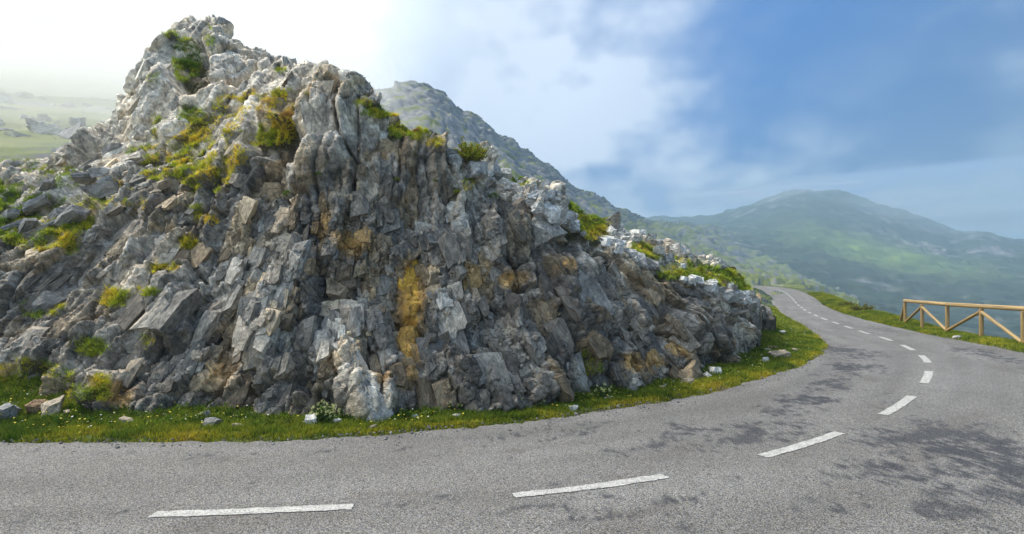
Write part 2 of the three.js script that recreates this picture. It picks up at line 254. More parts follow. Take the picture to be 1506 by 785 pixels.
{
  const segs = []; for (let s = S0 - 16; s < S_MAX - 1; s += s < S0 + 16 ? 0.045 : s < S0 + 36 ? 0.12 : 0.5) segs.push(s);
  for (let s = S0 - 17; s > 0.3; s -= 0.6) segs.unshift(s);
  const nc = 120, ns = segs.length, pos = new Float32Array(ns * nc * 3), col = new Float32Array(ns * nc * 3), uv = new Float32Array(ns * nc * 2), idx = [];
  for (let i = 0; i < ns; i++) {
    const s = segs[i], L = wl(s) + 0.1 * noise(s * 4.3, 1.7) + 0.06 * noise(s * 13, 6.7), R = wr(s) + 0.03 * noise(s * 9, 2.2), near = stains.filter(t => Math.abs(t[0] - s) < t[2] * 2.6);
    for (let j = 0; j < nc; j++) {
      const off = lerp(-L, R, j / (nc - 1)), [x, z, e] = offsetPoint(s, off), k = (i * nc + j), edge = Math.min(off + L, R - off);
      pos[k * 3] = x; pos[k * 3 + 1] = e + 0.012 * fbm(x * 0.7, z * 0.7, 2, 2) - 0.03 * sstep(0.1, 0, edge); pos[k * 3 + 2] = z;
      uv[k * 2] = s / 1.3; uv[k * 2 + 1] = off / 1.3;
      const n1 = fbm(s * 0.45, off * 0.9, 11, 4), n2 = fbm(x * 2.2, z * 2.2, 5, 4), n3 = fbm(s * 5, off * 9, 17, 4);
      let st = 0; const us = s + 0.55 * noise(s * 1.4, off * 2.2, 3) + 0.2 * noise(s * 5, off * 7, 3), uo = off + 0.4 * noise(s * 1.4, off * 2.2, 19) + 0.14 * noise(s * 5, off * 7, 23); for (const t of near) { const q = ((us - t[0]) / t[2]) ** 2 + ((uo - t[1]) / t[3]) ** 2; st = Math.max(st, t[4] * Math.exp(-q * 0.9)); }
      const n4 = fbm(s * 16, off * 22, 31, 3), damp = sstep(0.4, 0.66, st * 0.8 + 0.5 * n2 + 0.75 * n3 + 0.8 * n4) * 0.84 + 0.3 * sstep(0.2, 0.6, 0.6 * n1 + 0.6 * n3 + 0.4 * n4 + st * 0.35);
      let c = mix3([0.62, 0.58, 0.51], [0.77, 0.725, 0.65], clamp(0.5 + n1 * 1.6));
      c = c.map(q => q * (1 + 0.35 * fbm(s * 0.12, off * 1.9, 77, 3)));
      c = mix3(c, [0.55, 0.50, 0.43], 0.7 * sstep(0.12, 0.3, fbm(s * 0.8, off * 1.6, 23, 3)));
      c = mix3(c, [0.20, 0.20, 0.205], clamp(damp));
      col[k * 3] = c[0]; col[k * 3 + 1] = c[1]; col[k * 3 + 2] = c[2];
      if (i && j) { const a = (i - 1) * nc + j - 1, b = a + 1, c2 = i * nc + j - 1, d = c2 + 1; idx.push(a, b, c2, b, d, c2); }
    }
  }
  const road = top(new THREE.Group(), 'road');
  tag(road, 'worn grey asphalt road curving round the rock', 'road', null, 'structure');
  const m = new THREE.Mesh(geo(pos, idx, col, uv), asphaltMat); m.name = 'asphalt'; road.add(m);
  // painted dashes, each a thin worn sheet on the asphalt
  const paint = new THREE.MeshStandardMaterial({ vertexColors: true, map: paintMap, bumpMap: asphaltBump, bumpScale: 0.002, roughness: 0.8 });
  const dash = (a, b, wd) => {
    const p = [], c = [], u = [], id = [], n = Math.max(8, Math.round((b - a) / 0.03)), m2 = 5, sd = a * 3.7;
    for (let i = 0; i <= n; i++) for (let j = 0; j < m2; j++) {
      const s = a + (b - a) * i / n + (i === 0 || i === n ? 0.02 * noise(j * 1.3, sd) : 0), t = j / (m2 - 1) * 2 - 1;
      const off = 0.02 * noise(s * 0.7, 41) + t * wd / 2 * (1 + 0.2 * noise(s * 9, t * 3 + sd) + 0.2 * noise(s * 31, t * 5)), [x, z, e] = offsetPoint(s, off);
      p.push(x, e + 0.012 * fbm(x * 0.7, z * 0.7, 2, 2) + 0.006, z); u.push(s / 1.9, off / 1.9);
      const w = clamp(0.95 + 0.5 * fbm(s * 7, off * 20, 4, 4) - 0.35 * sstep(0.22, 0.4, fbm(s * 30, off * 40, 8, 3)), 0.3, 1.1), q = 0.64 * w; c.push(q, q * 0.96, q * 0.86);
      if (i && j) { const aa = (i - 1) * m2 + j - 1, bb = aa + 1, cc = i * m2 + j - 1, dd = cc + 1; id.push(aa, bb, cc, bb, dd, cc); }
    }
    const me = new THREE.Mesh(geo(p, id, c, u), paint); me.name = 'lane_dash'; road.add(me);
  };
  const sOf = (px, py) => { const d = EYE * F / (py - HY); return sNear((px - CX) * d / F, -d); };
  dash(sOf(220, 757), sOf(516, 748), 0.125);
  dash(sOf(750, 731), sOf(855, 718.5), 0.115); dash(sOf(857, 718), sOf(980, 702), 0.125);
  let s = S0 + 2.9 + 0.02;
  for (let k = 0; k < 26 && s < S_MAX - 3; k++, s += 2.9) dash(s - 0.78, s + 0.78, 0.13);
  for (s = S0 - 5.7; s > S0 - 14; s -= 2.9) dash(s - 0.75, s + 0.75, 0.125);
  shade(road);
}

// ---------------------------------------------------------------- control sheets: columns of (row of picture, distance) turned into places
function sheet(cols, nu, nv, colT, rowT) { // cols: [{px, pts:[Vector3...]}]
  const rows = cols[0].pts.length, P0 = new Float32Array((nu + 1) * (nv + 1) * 3);
  const arr = cols.map(c => c.pts.map(p => [p.x, p.y, p.z]));
  for (let i = 0; i <= nu; i++) {
    const tc = colT(i / nu), ci = Math.min(cols.length - 2, Math.floor(tc)), f = tc - ci;
    const ln = []; for (let r = 0; r < rows; r++) { const a = arr[Math.max(0, ci - 1)][r], b = arr[ci][r], c = arr[ci + 1][r], d = arr[Math.min(cols.length - 1, ci + 2)][r]; ln.push([0, 1, 2].map(k => cr(a[k], b[k], c[k], d[k], f))); }
    for (let j = 0; j <= nv; j++) { const p = spline(ln, rowT(j / nv)), o = (i * (nv + 1) + j) * 3; P0[o] = p[0]; P0[o + 1] = p[1]; P0[o + 2] = p[2]; }
  }
  return P0;
}
function sheetNormals(P0, nu, nv) {
  const N = new Float32Array(P0.length), a = new THREE.Vector3(), b = new THREE.Vector3();
  const at = (i, j) => (clamp(i, 0, nu) * (nv + 1) + clamp(j, 0, nv)) * 3;
  for (let i = 0; i <= nu; i++) for (let j = 0; j <= nv; j++) {
    const u1 = at(i + 3, j), u0 = at(i - 3, j), v1 = at(i, j + 3), v0 = at(i, j - 3), o = at(i, j);
    a.set(P0[u1] - P0[u0], P0[u1 + 1] - P0[u0 + 1], P0[u1 + 2] - P0[u0 + 2]); b.set(P0[v1] - P0[v0], P0[v1 + 1] - P0[v0 + 1], P0[v1 + 2] - P0[v0 + 2]);
    a.cross(b).normalize(); N[o] = a.x; N[o + 1] = a.y; N[o + 2] = a.z;
  }
  return N;
}
function warpT(cols, key) { // even steps along px
  const lo = cols[0][key], hi = cols[cols.length - 1][key];
  return u => { const x = lerp(lo, hi, u); let i = 0; while (i < cols.length - 2 && cols[i + 1][key] < x) i++; return i + (x - cols[i][key]) / (cols[i + 1][key] - cols[i][key]); };
}
function gridIndex(nu, nv) { const idx = new Uint32Array(nu * nv * 6); let k = 0; for (let i = 0; i < nu; i++) for (let j = 0; j < nv; j++) { const a = i * (nv + 1) + j, b = a + 1, c = a + nv + 1, d = c + 1; idx[k++] = a; idx[k++] = c; idx[k++] = b; idx[k++] = b; idx[k++] = c; idx[k++] = d; } return idx; }

// ---------------------------------------------------------------- mountains
function mountain(name, label, rows, nu, nv, ampl, paintAt, back, rowPow = 1) {
  const cols = rows.map(([px, ...pts]) => { const q = pts.map(([py, d]) => P(px, py, d)); const c = q[q.length - 1], e = q[q.length - 2]; for (const [k, dy] of back) { q.push(new THREE.Vector3(c.x * (1 + k), c.y - dy * c.y - 10 * k, c.z * (1 + k))); } return { px, pts: q }; });
  const nr = cols[0].pts.length - 1, P0 = sheet(cols, nu, nv, warpT(cols, 'px'), v => Math.pow(v, rowPow) * nr), N = sheetNormals(P0, nu, nv), col = new Float32Array(P0.length);
  for (let k = 0; k < P0.length; k += 3) {
    const x = P0[k], y = P0[k + 1], z = P0[k + 2], d = Math.hypot(x, z), a = ampl(x, y, z, d);
    P0[k] += N[k] * a * 0.6; P0[k + 1] += a; P0[k + 2] += N[k + 2] * a * 0.6;
  }
  const g = geo(P0, gridIndex(nu, nv)), nor = g.attributes.normal.array;
  for (let k = 0; k < P0.length; k += 3) { const c = paintAt(P0[k], P0[k + 1], P0[k + 2], Math.abs(nor[k + 1])); col[k] = c[0]; col[k + 1] = c[1]; col[k + 2] = c[2]; }
  g.setAttribute('color', new THREE.BufferAttribute(col, 3));
  return tag(top(shade(new THREE.Mesh(g, soilMat)), name), label, 'mountain', null, 'structure');
}
const ridged = (x, y, z, n) => { let s = 0, a = 0.5; for (let i = 0; i < n; i++) { s += a * (1 - 2 * Math.abs(noise(x, y, z))); x *= 2.1; y *= 2.1; z *= 2.1; a *= 0.5; } return s; };
function crags(x, y, z, size, s) { const w = size * 0.3; const v = voronoi((x + w * noise(x / size, y / size, z / size)) / size, (y + w * noise(x / size + 5, y / size, z / size)) / size * 0.6, z / size, s); return (h01(v.id, 1) - 0.5) * 0.6 + v.dx * (h01(v.id, 2) - 0.5) + v.dz * (h01(v.id, 3) - 0.5) - 0.25 * sstep(0.12, 0, v.f2 - v.f1); }
mountain('hillside', 'rocky hillside rising into the fog behind the outcrop', [
  [-700, [360, 12], [300, 20], [222, 45], [160, 80], [115, 120], [85, 150]],
  [-200, [340, 13], [278, 20], [150, 45], [96, 80], [64, 118], [46, 148]],
  [0, [330, 14], [266, 20], [172, 45], [120, 80], [88, 116], [70, 145]],
  [200, [330, 14], [270, 20], [192, 45], [150, 80], [122, 116], [106, 145]],
  [330, [330, 14], [280, 20], [228, 45], [194, 85], [168, 130], [154, 170]],
  [450, [340, 14], [300, 20], [248, 45], [208, 92], [172, 155], [160, 205]],
  [540, [350, 14], [310, 22], [265, 48], [212, 100], [160, 180], [136, 235]],
  [580, [350, 14], [320, 22], [272, 48], [218, 100], [152, 180], [124, 228]],
  [622, [355, 14], [330, 22], [280, 50], [226, 100], [152, 180], [121, 225]],
  [650, [360, 14], [340, 22], [290, 50], [235, 102], [164, 185], [134, 230]],
  [680, [370, 14], [350, 22], [305, 50], [252, 105], [190, 190], [163, 240]],
  [740, [385, 14], [365, 22], [330, 50], [285, 110], [230, 210], [204, 270]],
  [800, [400, 14], [385, 22], [350, 50], [310, 120], [262, 240], [239, 310]],
  [850, [415, 15], [398, 22], [365, 50], [332, 130], [295, 270], [279, 360]],
  [900, [425, 16], [410, 24], [380, 52], [352, 140], [318, 310], [302, 430]],
  [960, [440, 18], [425, 26], [402, 55], [378, 160], [342, 400], [328, 560]],
  [1040, [450, 22], [435, 32], [415, 60], [398, 180], [360, 480], [334, 740]],
  [1100, [455, 30], [436, 42], [421, 70], [412, 190], [385, 500], [350, 900]],
  [1180, [462, 60], [440, 70], [428, 95], [425, 200], [405, 520], [370, 950]],
  [1260, [480, 90], [470, 110], [462, 150], [450, 250], [430, 560], [390, 1000]],
], 560, 420, (x, y, z, d) => { const k = sstep(18, 60, d) * lerp(1, 0.35, sstep(-0.4, -0.55, x / d)); return (0.02 + k) * (d * 0.020 * fbm(x / 26, y / 26, z / 26, 5) + Math.min(3.2, d * 0.018) * crags(x, y, z, Math.max(3, Math.min(9, d * 0.05)), 5) + Math.min(1.2, d * 0.008) * crags(x, y, z, 2.6, 6)); },
  (x, y, z, ny) => {
    const d = Math.hypot(x, z), right = sstep(-0.1, 0.35, x / d), n = fbm(x / 11, y / 11, z / 11, 5), n2 = fbm(x / 2.7, y / 2.7, z / 2.7, 4);
    const green = sstep(0.0, 0.22, n + 0.55 * n2 + (ny - 0.66) * 0.9 - 0.1 + right * 0.12 + 0.3 * sstep(-0.45, -0.6, x / d));
    const rock = mix3([0.15, 0.15, 0.148], [0.36, 0.352, 0.34], clamp(0.5 + n2 * 1.8 + n));
    return mix3(rock, mix3([0.09, 0.13, 0.03], [0.19, 0.21, 0.05], clamp(0.5 + n2 * 1.5)), green);
  }, [[0.1, 0.05], [0.35, 0.5]], 0.85);
const meadow = P(1290, 380, 700), scree1 = P(1005, 340, 900), scree2 = P(1335, 365, 800);
mountain('mountain', 'hazy blue green mountain across the valley behind the fence', [
  [820, [470, 230], [440, 330], [400, 480], [350, 760], [322, 1250]],
  [930, [475, 230], [446, 330], [405, 480], [352, 760], [324, 1250]],
  [985, [478, 230], [450, 330], [408, 480], [352, 760], [322, 1250]],
  [1040, [480, 230], [452, 330], [412, 480], [352, 760], [321, 1240]],
  [1100, [486, 230], [455, 330], [415, 480], [350, 760], [304, 1220]],
  [1150, [490, 230], [458, 330], [418, 480], [348, 760], [289, 1200]],
  [1172, [494, 230], [460, 330], [420, 480], [346, 760], [285, 1200]],
  [1190, [496, 230], [462, 330], [420, 480], [346, 760], [283, 1200]],
  [1208, [498, 230], [464, 330], [421, 480], [348, 760], [283, 1190]],
  [1230, [500, 230], [466, 330], [422, 480], [352, 760], [286, 1190]],
  [1300, [506, 230], [472, 330], [428, 480], [366, 740], [306, 1150]],
  [1370, [515, 230], [480, 330], [436, 470], [380, 700], [330, 1080]],
  [1405, [520, 230], [484, 330], [440, 460], [388, 680], [345, 1040]],
  [1450, [525, 230], [488, 320], [444, 450], [390, 650], [346, 980]],
  [1506, [530, 230], [492, 320], [448, 440], [396, 630], [359, 950]],
  [1650, [545, 230], [505, 320], [455, 440], [410, 630], [380, 950]],
  [2100, [580, 230], [535, 320], [480, 440], [440, 630], [410, 950]],
  [3200, [620, 230], [560, 320], [500, 440], [460, 630], [430, 950]],
], 480, 300, (x, y, z, d) => d * 0.009 * (ridged(x / 130, y / 130, z / 130, 6) - 0.3) + d * 0.006 * fbm(x / 40, y / 40, z / 40, 4) + 7 * crags(x, y, z, 26, 8),
  (x, y, z, ny) => {
    const n = fbm(x / 90, y / 90, z / 90, 5), n2 = fbm(x / 16, y / 16, z / 16, 4), px = x / -z;
    const md = Math.exp(-(((x - meadow.x) / 75) ** 2 + ((z - meadow.z) / 110) ** 2)), sc = Math.exp(-(((x - scree1.x) / 22) ** 2 + ((z - scree1.z) / 90) ** 2)) + Math.exp(-(((x - scree2.x) / 45) ** 2 + ((z - scree2.z) / 60) ** 2));
    const rock = sstep(0.1, 0.32, n + 0.7 * n2 + 0.16 * sstep(0.55, 0.85, px) - md * 0.6 + (0.72 - ny) * 0.6);
    let c = mix3([0.015, 0.033, 0.022], [0.042, 0.058, 0.03], clamp(0.5 + n2 * 2.2));
    c = mix3(c, [0.19, 0.27, 0.05], md * clamp(0.75 + n2));
    c = mix3(c, mix3([0.055, 0.055, 0.06], [0.17, 0.168, 0.166], clamp(0.5 + n2 * 2.4)), rock);
    return mix3(c, [0.28, 0.265, 0.26], clamp(sc * sstep(-0.1, 0.2, n2)));
  }, [[0.08, 0.1], [0.4, 0.9]]);
{ // the valley floor reaches the horizon far below
  const g = new THREE.PlaneGeometry(6000, 4600, 70, 60); g.rotateX(-Math.PI / 2); g.translate(1200, 0, -1750); const p = g.attributes.position, c = [];
  for (let i = 0; i < p.count; i++) { p.setY(i, -95 + 6 * noise(p.getX(i) / 300, p.getZ(i) / 300)); const k = clamp(0.5 + fbm(p.getX(i) / 200, p.getZ(i) / 200, 2, 3)); c.push(0.06 + 0.03 * k, 0.085 + 0.03 * k, 0.035); }
  g.setAttribute('color', new THREE.Float32BufferAttribute(c, 3)); g.computeVertexNormals();
  tag(top(new THREE.Mesh(g, soilMat), 'valley_floor'), 'green valley floor far below the road', 'terrain', null, 'structure');
}

// ---------------------------------------------------------------- the limestone outcrop
const outcropRows = [ // px, foot, lower, middle, brow, ledge, crest: [row, distance]
  [-260, [585, 8.4], [500, 8.9], [430, 9.4], [370, 10.4], [325, 14], [285, 22]],
  [-100, [585, 8.4], [500, 8.9], [430, 9.4], [368, 10.3], [326, 13.5], [295, 20]],
  [0, [585, 8.4], [505, 8.8], [430, 9.3], [360, 10.2], [318, 13], [282, 19]],
  [80, [585, 8.4], [500, 8.9], [410, 9.5], [340, 10.3], [292, 13], [250, 18]],
  [140, [590, 8.3], [500, 8.9], [400, 9.5], [314, 10.4], [258, 12.7], [222, 16.8]],
  [180, [597, 8.2], [500, 8.8], [395, 9.5], [298, 10.4], [238, 12.5], [200, 16.5]],
  [205, [600, 8.15], [500, 8.75], [390, 9.4], [288, 10.4], [228, 12.5], [142, 16.5]],
  [240, [602, 8.1], [500, 8.75], [390, 9.4], [280, 10.4], [222, 12.5], [54, 16.8]],
  [270, [603, 8.1], [500, 8.7], [390, 9.4], [275, 10.4], [216, 12.5], [33, 17]],
  [300, [604, 8.1], [500, 8.7], [390, 9.35], [268, 10.4], [206, 12.6], [23, 17]],
  [325, [606, 8.05], [500, 8.7], [385, 9.3], [255, 10.4], [192, 12.6], [27, 17]],
  [350, [608, 8.0], [500, 8.65], [380, 9.25], [232, 10.4], [172, 12.8], [52, 17.2]],
  [385, [611, 7.9], [500, 8.55], [370, 9.2], [195, 10.4], [148, 12.8], [72, 17.6]],
  [420, [612, 7.85], [500, 8.5], [360, 9.15], [148, 10.4], [128, 12.2], [96, 17.5]],
  [445, [613, 7.8], [500, 8.4], [350, 9.1], [124, 10.3], [120, 11.4], [112, 16.5]],
  [475, [614, 7.75], [500, 8.35], [348, 9.05], [124, 10.3], [127, 11.2], [135, 14]],
  [505, [614, 7.75], [500, 8.35], [348, 9.05], [140, 10.2], [140, 10.9], [146, 12.5]],
  [560, [610, 7.95], [500, 8.5], [350, 9.1], [178, 10.1], [173, 10.8], [174, 12]],
  [620, [603, 8.25], [500, 8.75], [360, 9.3], [214, 10.2], [206, 11], [204, 12.4]],
  [700, [597, 8.5], [500, 8.95], [380, 9.5], [256, 10.4], [246, 11.1], [241, 12.5]],
  [760, [592, 8.75], [505, 9.15], [395, 9.65], [288, 10.5], [274, 11.3], [266, 12.8]],
  [800, [588, 8.95], [508, 9.3], [408, 9.8], [310, 10.6], [294, 11.4], [284, 13]],
  [850, [580, 9.4], [510, 9.7], [425, 10.1], [340, 10.8], [320, 11.7], [306, 13.4]],
  [900, [571, 9.9], [510, 10.2], [440, 10.6], [368, 11.2], [348, 12.1], [328, 14]],
  [960, [560, 10.75], [508, 11], [450, 11.4], [394, 11.9], [374, 12.8], [354, 14.7]],
  [1010, [548, 11.6], [504, 11.9], [458, 12.2], [411, 12.6], [392, 13.5], [372, 15.6]],
  [1060, [533, 12.9], [495, 13.1], [462, 13.4], [430, 13.7], [413, 14.6], [394, 16.8]],
  [1085, [520, 14.2], [490, 14.4], [465, 14.6], [443, 14.9], [430, 15.6], [413, 17.6]],
  [1104, [508, 15.6], [486, 15.7], [468, 15.8], [453, 16], [445, 16.6], [437, 18.2]],
  [1114, [500, 17], [484, 17.1], [471, 17.2], [461, 17.3], [457, 17.8], [455, 19]],
  [1119, [492, 19], [482, 19], [473, 19], [467, 19.1], [464, 19.3], [463, 20]],
];
const NU = 1150, NV = 500, NVF = 468;
const crop = { P0: null, N: null };
{
  const cols = outcropRows.map(([px, ...pts]) => {
    const g = groundAt(px, pts[0][0]); const shift = px > 1000 ? clamp(-g.z - pts[0][1], -1, 2.5) * 0.8 : 0;
    const fw = px > 90 && px < 1040 ? 1 : 0, q = pts.map(([py, d], n) => P(px, py + fw * (n === 0 ? 13 : n === 1 ? 4 : 0), d + shift - fw * (n === 0 ? 0.42 : n === 1 ? 0.2 : 0))); q[0].y = Math.min(q[0].y, g.y) - 0.25;
    const c = q[5].clone(), left = sstep(150, 0, px);
    q.push(c.clone().add(new THREE.Vector3(0, lerp(-0.25, 0.4, left) * Math.max(1, c.y - 2.2), -1.6)), c.clone().add(new THREE.Vector3(0, lerp(-0.9, 0.5, left) * Math.max(1.6, c.y - 0.2), -5)));
    return { px, pts: q };
  });
  const rowT = v => v * NV <= NVF ? v * NV / NVF * 5 : 5 + (v * NV - NVF) / (NV - NVF) * 2;
  // rows of steps: even in length up the face
  const lens = [0, 0.85, 1.75, 2.85, 3.65, 5], evened = v => { const t = rowT(v); if (t > 5) return t; let i = 0; while (i < 4 && lens[i + 1] < t) i++; return i + (t - lens[i]) / (lens[i + 1] - lens[i]); };
  let acc = 0; cols.forEach((c, i) => { if (i) { const b = cols[i - 1]; acc += ((c.px - b.px) / 1400 * 0.5 + c.pts[2].distanceTo(b.pts[2]) / 25 * 0.6) * (c.px <= 0 ? 0.45 : 1); } c.along = acc; });
  crop.P0 = sheet(cols, NU, NV, warpT(cols, 'along'), evened); crop.N = sheetNormals(crop.P0, NU, NV);
}
const pixelOf = (x, y, z) => [CX + F * x / -z, HY - F * (y - EYE) / -z];
// hollows and bulges of the face: centre in the photograph, half size in picture points, depth in metres
const hollows = [[280, 98, 26, 42, -0.75], [405, 205, 45, 26, -0.35], [838, 352, 20, 26, -0.35], [885, 372, 22, 12, -0.3], [700, 240, 20, 14, 0.1], [505, 140, 60, 40, 0.15], [860, 430, 55, 60, 0.22], [780, 330, 40, 30, 0.12], [245, 455, 26, 45, 0.22], [285, 440, 8, 60, -0.25], [470, 200, 40, 60, 0.2], [545, 590, 34, 40, 0.35], [520, 530, 22, 40, 0.2], [605, 430, 30, 70, -0.12], [440, 600, 20, 20, 0.15], [470, 590, 20, 28, -0.3], [930, 440, 40, 50, 0.1], [1000, 500, 30, 40, 0.15], [160, 590, 22, 30, 0.25], [60, 560, 40, 20, -0.2], [330, 430, 40, 60, -0.12], [690, 470, 60, 60, -0.1], [400, 470, 20, 110, 0.14], [1050, 470, 40, 40, 0.12]];
// grass grows here: centre, half size, density, yellowness
const grassSpots = [[275, 92, 19, 32, 1, 0.25], [226, 117, 9, 9, 0.8, 0.3], [252, 52, 10, 6, 0.7, 0.5], [308, 55, 6, 20, 0.35, 0.4], [412, 103, 7, 4, 0.8, 0.4],
  [268, 228, 44, 26, 1, 0.75], [305, 195, 34, 22, 0.8, 0.8], [240, 248, 34, 16, 1, 0.7], [212, 222, 24, 9, 1, 0.35], [235, 190, 12, 18, 0.8, 0.5], [280, 168, 20, 12, 0.9, 0.3], [335, 165, 22, 26, 0.7, 0.85], [395, 198, 38, 16, 1, 0.65], [418, 168, 22, 24, 0.8, 1.1], [380, 148, 26, 15, 0.8, 1.0], [425, 135, 26, 8, 0.9, 0.6], [345, 235, 16, 20, 0.7, 0.8], [300, 260, 40, 14, 0.8, 0.8], [180, 285, 16, 20, 0.7, 0.9], [200, 300, 14, 10, 0.6, 0.9],
  [20, 320, 40, 34, 1, 0.15], [55, 345, 50, 20, 1, 0.55], [105, 325, 30, 18, 0.9, 0.6], [15, 285, 34, 14, 0.9, 0.1], [95, 262, 34, 14, 0.8, 0.15], [60, 300, 40, 12, 0.7, 0.3], [105, 355, 12, 18, 0.9, 0.8], [130, 300, 26, 10, 0.5, 0.6], [150, 275, 18, 8, 0.5, 0.4], [30, 245, 40, 8, 0.6, 0.2],
  [40, 555, 60, 22, 0.4, 0.5], [90, 580, 50, 12, 0.4, 0.45], [10, 580, 40, 18, 0.45, 0.4], [168, 438, 24, 12, 0.9, 0.6], [135, 512, 22, 12, 0.8, 0.5], [50, 455, 16, 12, 0.6, 0.3], [85, 455, 14, 10, 0.6, 0.7], [216, 498, 8, 16, 0.5, 0.6], [150, 570, 12, 18, 0.6, 0.8],
  [243, 396, 20, 9, 1, 0.9], [276, 358, 14, 9, 1, 0.95], [310, 326, 9, 8, 1, 1.1], [218, 430, 14, 6, 0.8, 0.6], [290, 300, 8, 26, 0.6, 0.8], [317, 270, 8, 12, 0.8, 0.5],
  [560, 167, 26, 7, 1, 0.45], [592, 190, 20, 10, 1, 0.5], [615, 196, 14, 9, 1, 0.7], [640, 210, 14, 6, 0.8, 0.9], [535, 152, 12, 5, 0.8, 0.6],
  [842, 306, 22, 9, 1, 0.3], [868, 328, 26, 14, 1, 0.45], [878, 342, 20, 10, 1, 0.85], [755, 262, 12, 6, 0.9, 0.35], [775, 272, 12, 4, 0.7, 0.4], [905, 318, 12, 6, 0.7, 0.3], [945, 366, 18, 12, 1, 0.6], [958, 378, 12, 10, 0.8, 0.5], [990, 400, 22, 10, 0.9, 0.6], [1045, 403, 34, 11, 1, 0.3], [1072, 414, 22, 9, 1, 0.4], [1020, 392, 16, 8, 0.8, 0.4], [1000, 385, 14, 6, 0.6, 0.5], [1090, 424, 12, 8, 1, 0.4], [690, 270, 10, 10, 0.4, 0.8], [872, 540, 14, 12, 0.5, 0.4], [862, 525, 8, 10, 0.5, 0.3]];
function grassAt(px, py) { let m = 0; for (let i = 0; i < grassSpots.length; i++) { const t = grassSpots[i], u = (px - t[0]) / t[2]; if (u > 1.5 || u < -1.5) continue; const w = (py - t[1]) / t[3], q = u * u + w * w; if (q < 2) m = Math.max(m, t[4] * sstep(1.5, 0.5, q)); } return m; }
const ochreSpots = [[607, 440, 22, 75, 1.2], [604, 500, 26, 40, 0.7], [575, 450, 20, 30, 0.6], [510, 350, 30, 22, 0.8], [565, 215, 45, 35, 0.45], [470, 330, 20, 40, 0.6], [700, 400, 26, 40, 0.55], [560, 560, 16, 30, 0.6], [600, 540, 26, 50, 0.55], [930, 540, 60, 20, 0.7], [1000, 520, 30, 18, 0.7], [760, 410, 40, 16, 0.6], [180, 590, 24, 26, 0.6], [430, 560, 26, 26, 0.4], [420, 240, 30, 50, 0.3], [820, 400, 25, 14, 0.5], [940, 420, 24, 30, 0.35], [320, 520, 30, 50, 0.3], [150, 500, 60, 50, 0.2]];
const paleSpots = [[545, 585, 32, 34, 1.3], [510, 520, 22, 50, 0.8], [480, 470, 20, 40, 0.5], [405, 470, 22, 90, 0.6], [700, 440, 20, 20, 0.3], [850, 545, 20, 20, 0.5], [1060, 460, 60, 50, 0.35], [790, 240, 140, 50, 0.5], [970, 370, 150, 34, 0.8], [300, 120, 120, 110, 0.9], [130, 330, 160, 120, 0.55], [470, 190, 50, 70, 0.5], [230, 380, 90, 80, 0.5]];
const rubbleSpots = [[400, 420, 90, 150, 0.9], [480, 360, 120, 70, 0.8], [620, 380, 130, 60, 0.8], [560, 500, 160, 110, 0.9], [700, 560, 120, 50, 0.7], [660, 480, 70, 60, 0.8], [900, 560, 110, 25, 0.7], [1000, 540, 60, 20, 0.5], [320, 540, 70, 60, 0.6]];
const slabSpots = [[470, 190, 50, 70, 1], [570, 230, 60, 40, 0.9], [860, 420, 60, 55, 1], [800, 330, 30, 30, 0.8], [545, 580, 34, 40, 1], [607, 440, 18, 70, 1], [245, 450, 26, 45, 1], [300, 110, 110, 110, 0.8], [930, 430, 50, 50, 0.7], [1020, 470, 50, 40, 0.5], [60, 420, 70, 70, 0.5]];
const spotMax = (list, px, py) => { let m = 0; for (let i = 0; i < list.length; i++) { const t = list[i], u = (px - t[0]) / t[2]; if (u > 2 || u < -2) continue; const w = (py - t[1]) / t[3], q = u * u + w * w; if (q < 4) m = Math.max(m, t[4] * Math.exp(-q)); } return m; };
const toneOut = new Float32Array((NU + 1) * (NV + 1) * 3), nVert = (NU + 1) * (NV + 1), blockId = new Uint32Array(nVert), cropCol = new Float32Array(nVert * 3);
function meshNormals(P0) { // even-weighted normals of the grid
  const N = new Float32Array(P0.length), w = NV + 1;
  for (let i = 0; i <= NU; i++) for (let j = 0; j <= NV; j++) {
    const a = (Math.min(NU, i + 1) * w + j) * 3, b = (Math.max(0, i - 1) * w + j) * 3, c = (i * w + Math.min(NV, j + 1)) * 3, d = (i * w + Math.max(0, j - 1)) * 3, o = (i * w + j) * 3;
    const ux = P0[a] - P0[b], uy = P0[a + 1] - P0[b + 1], uz = P0[a + 2] - P0[b + 2], vx = P0[c] - P0[d], vy = P0[c + 1] - P0[d + 1], vz = P0[c + 2] - P0[d + 2];
    const x = uy * vz - uz * vy, y = uz * vx - ux * vz, z = ux * vy - uy * vx, l = Math.hypot(x, y, z) || 1; N[o] = x / l; N[o + 1] = y / l; N[o + 2] = z / l;
  }
  return N;
}
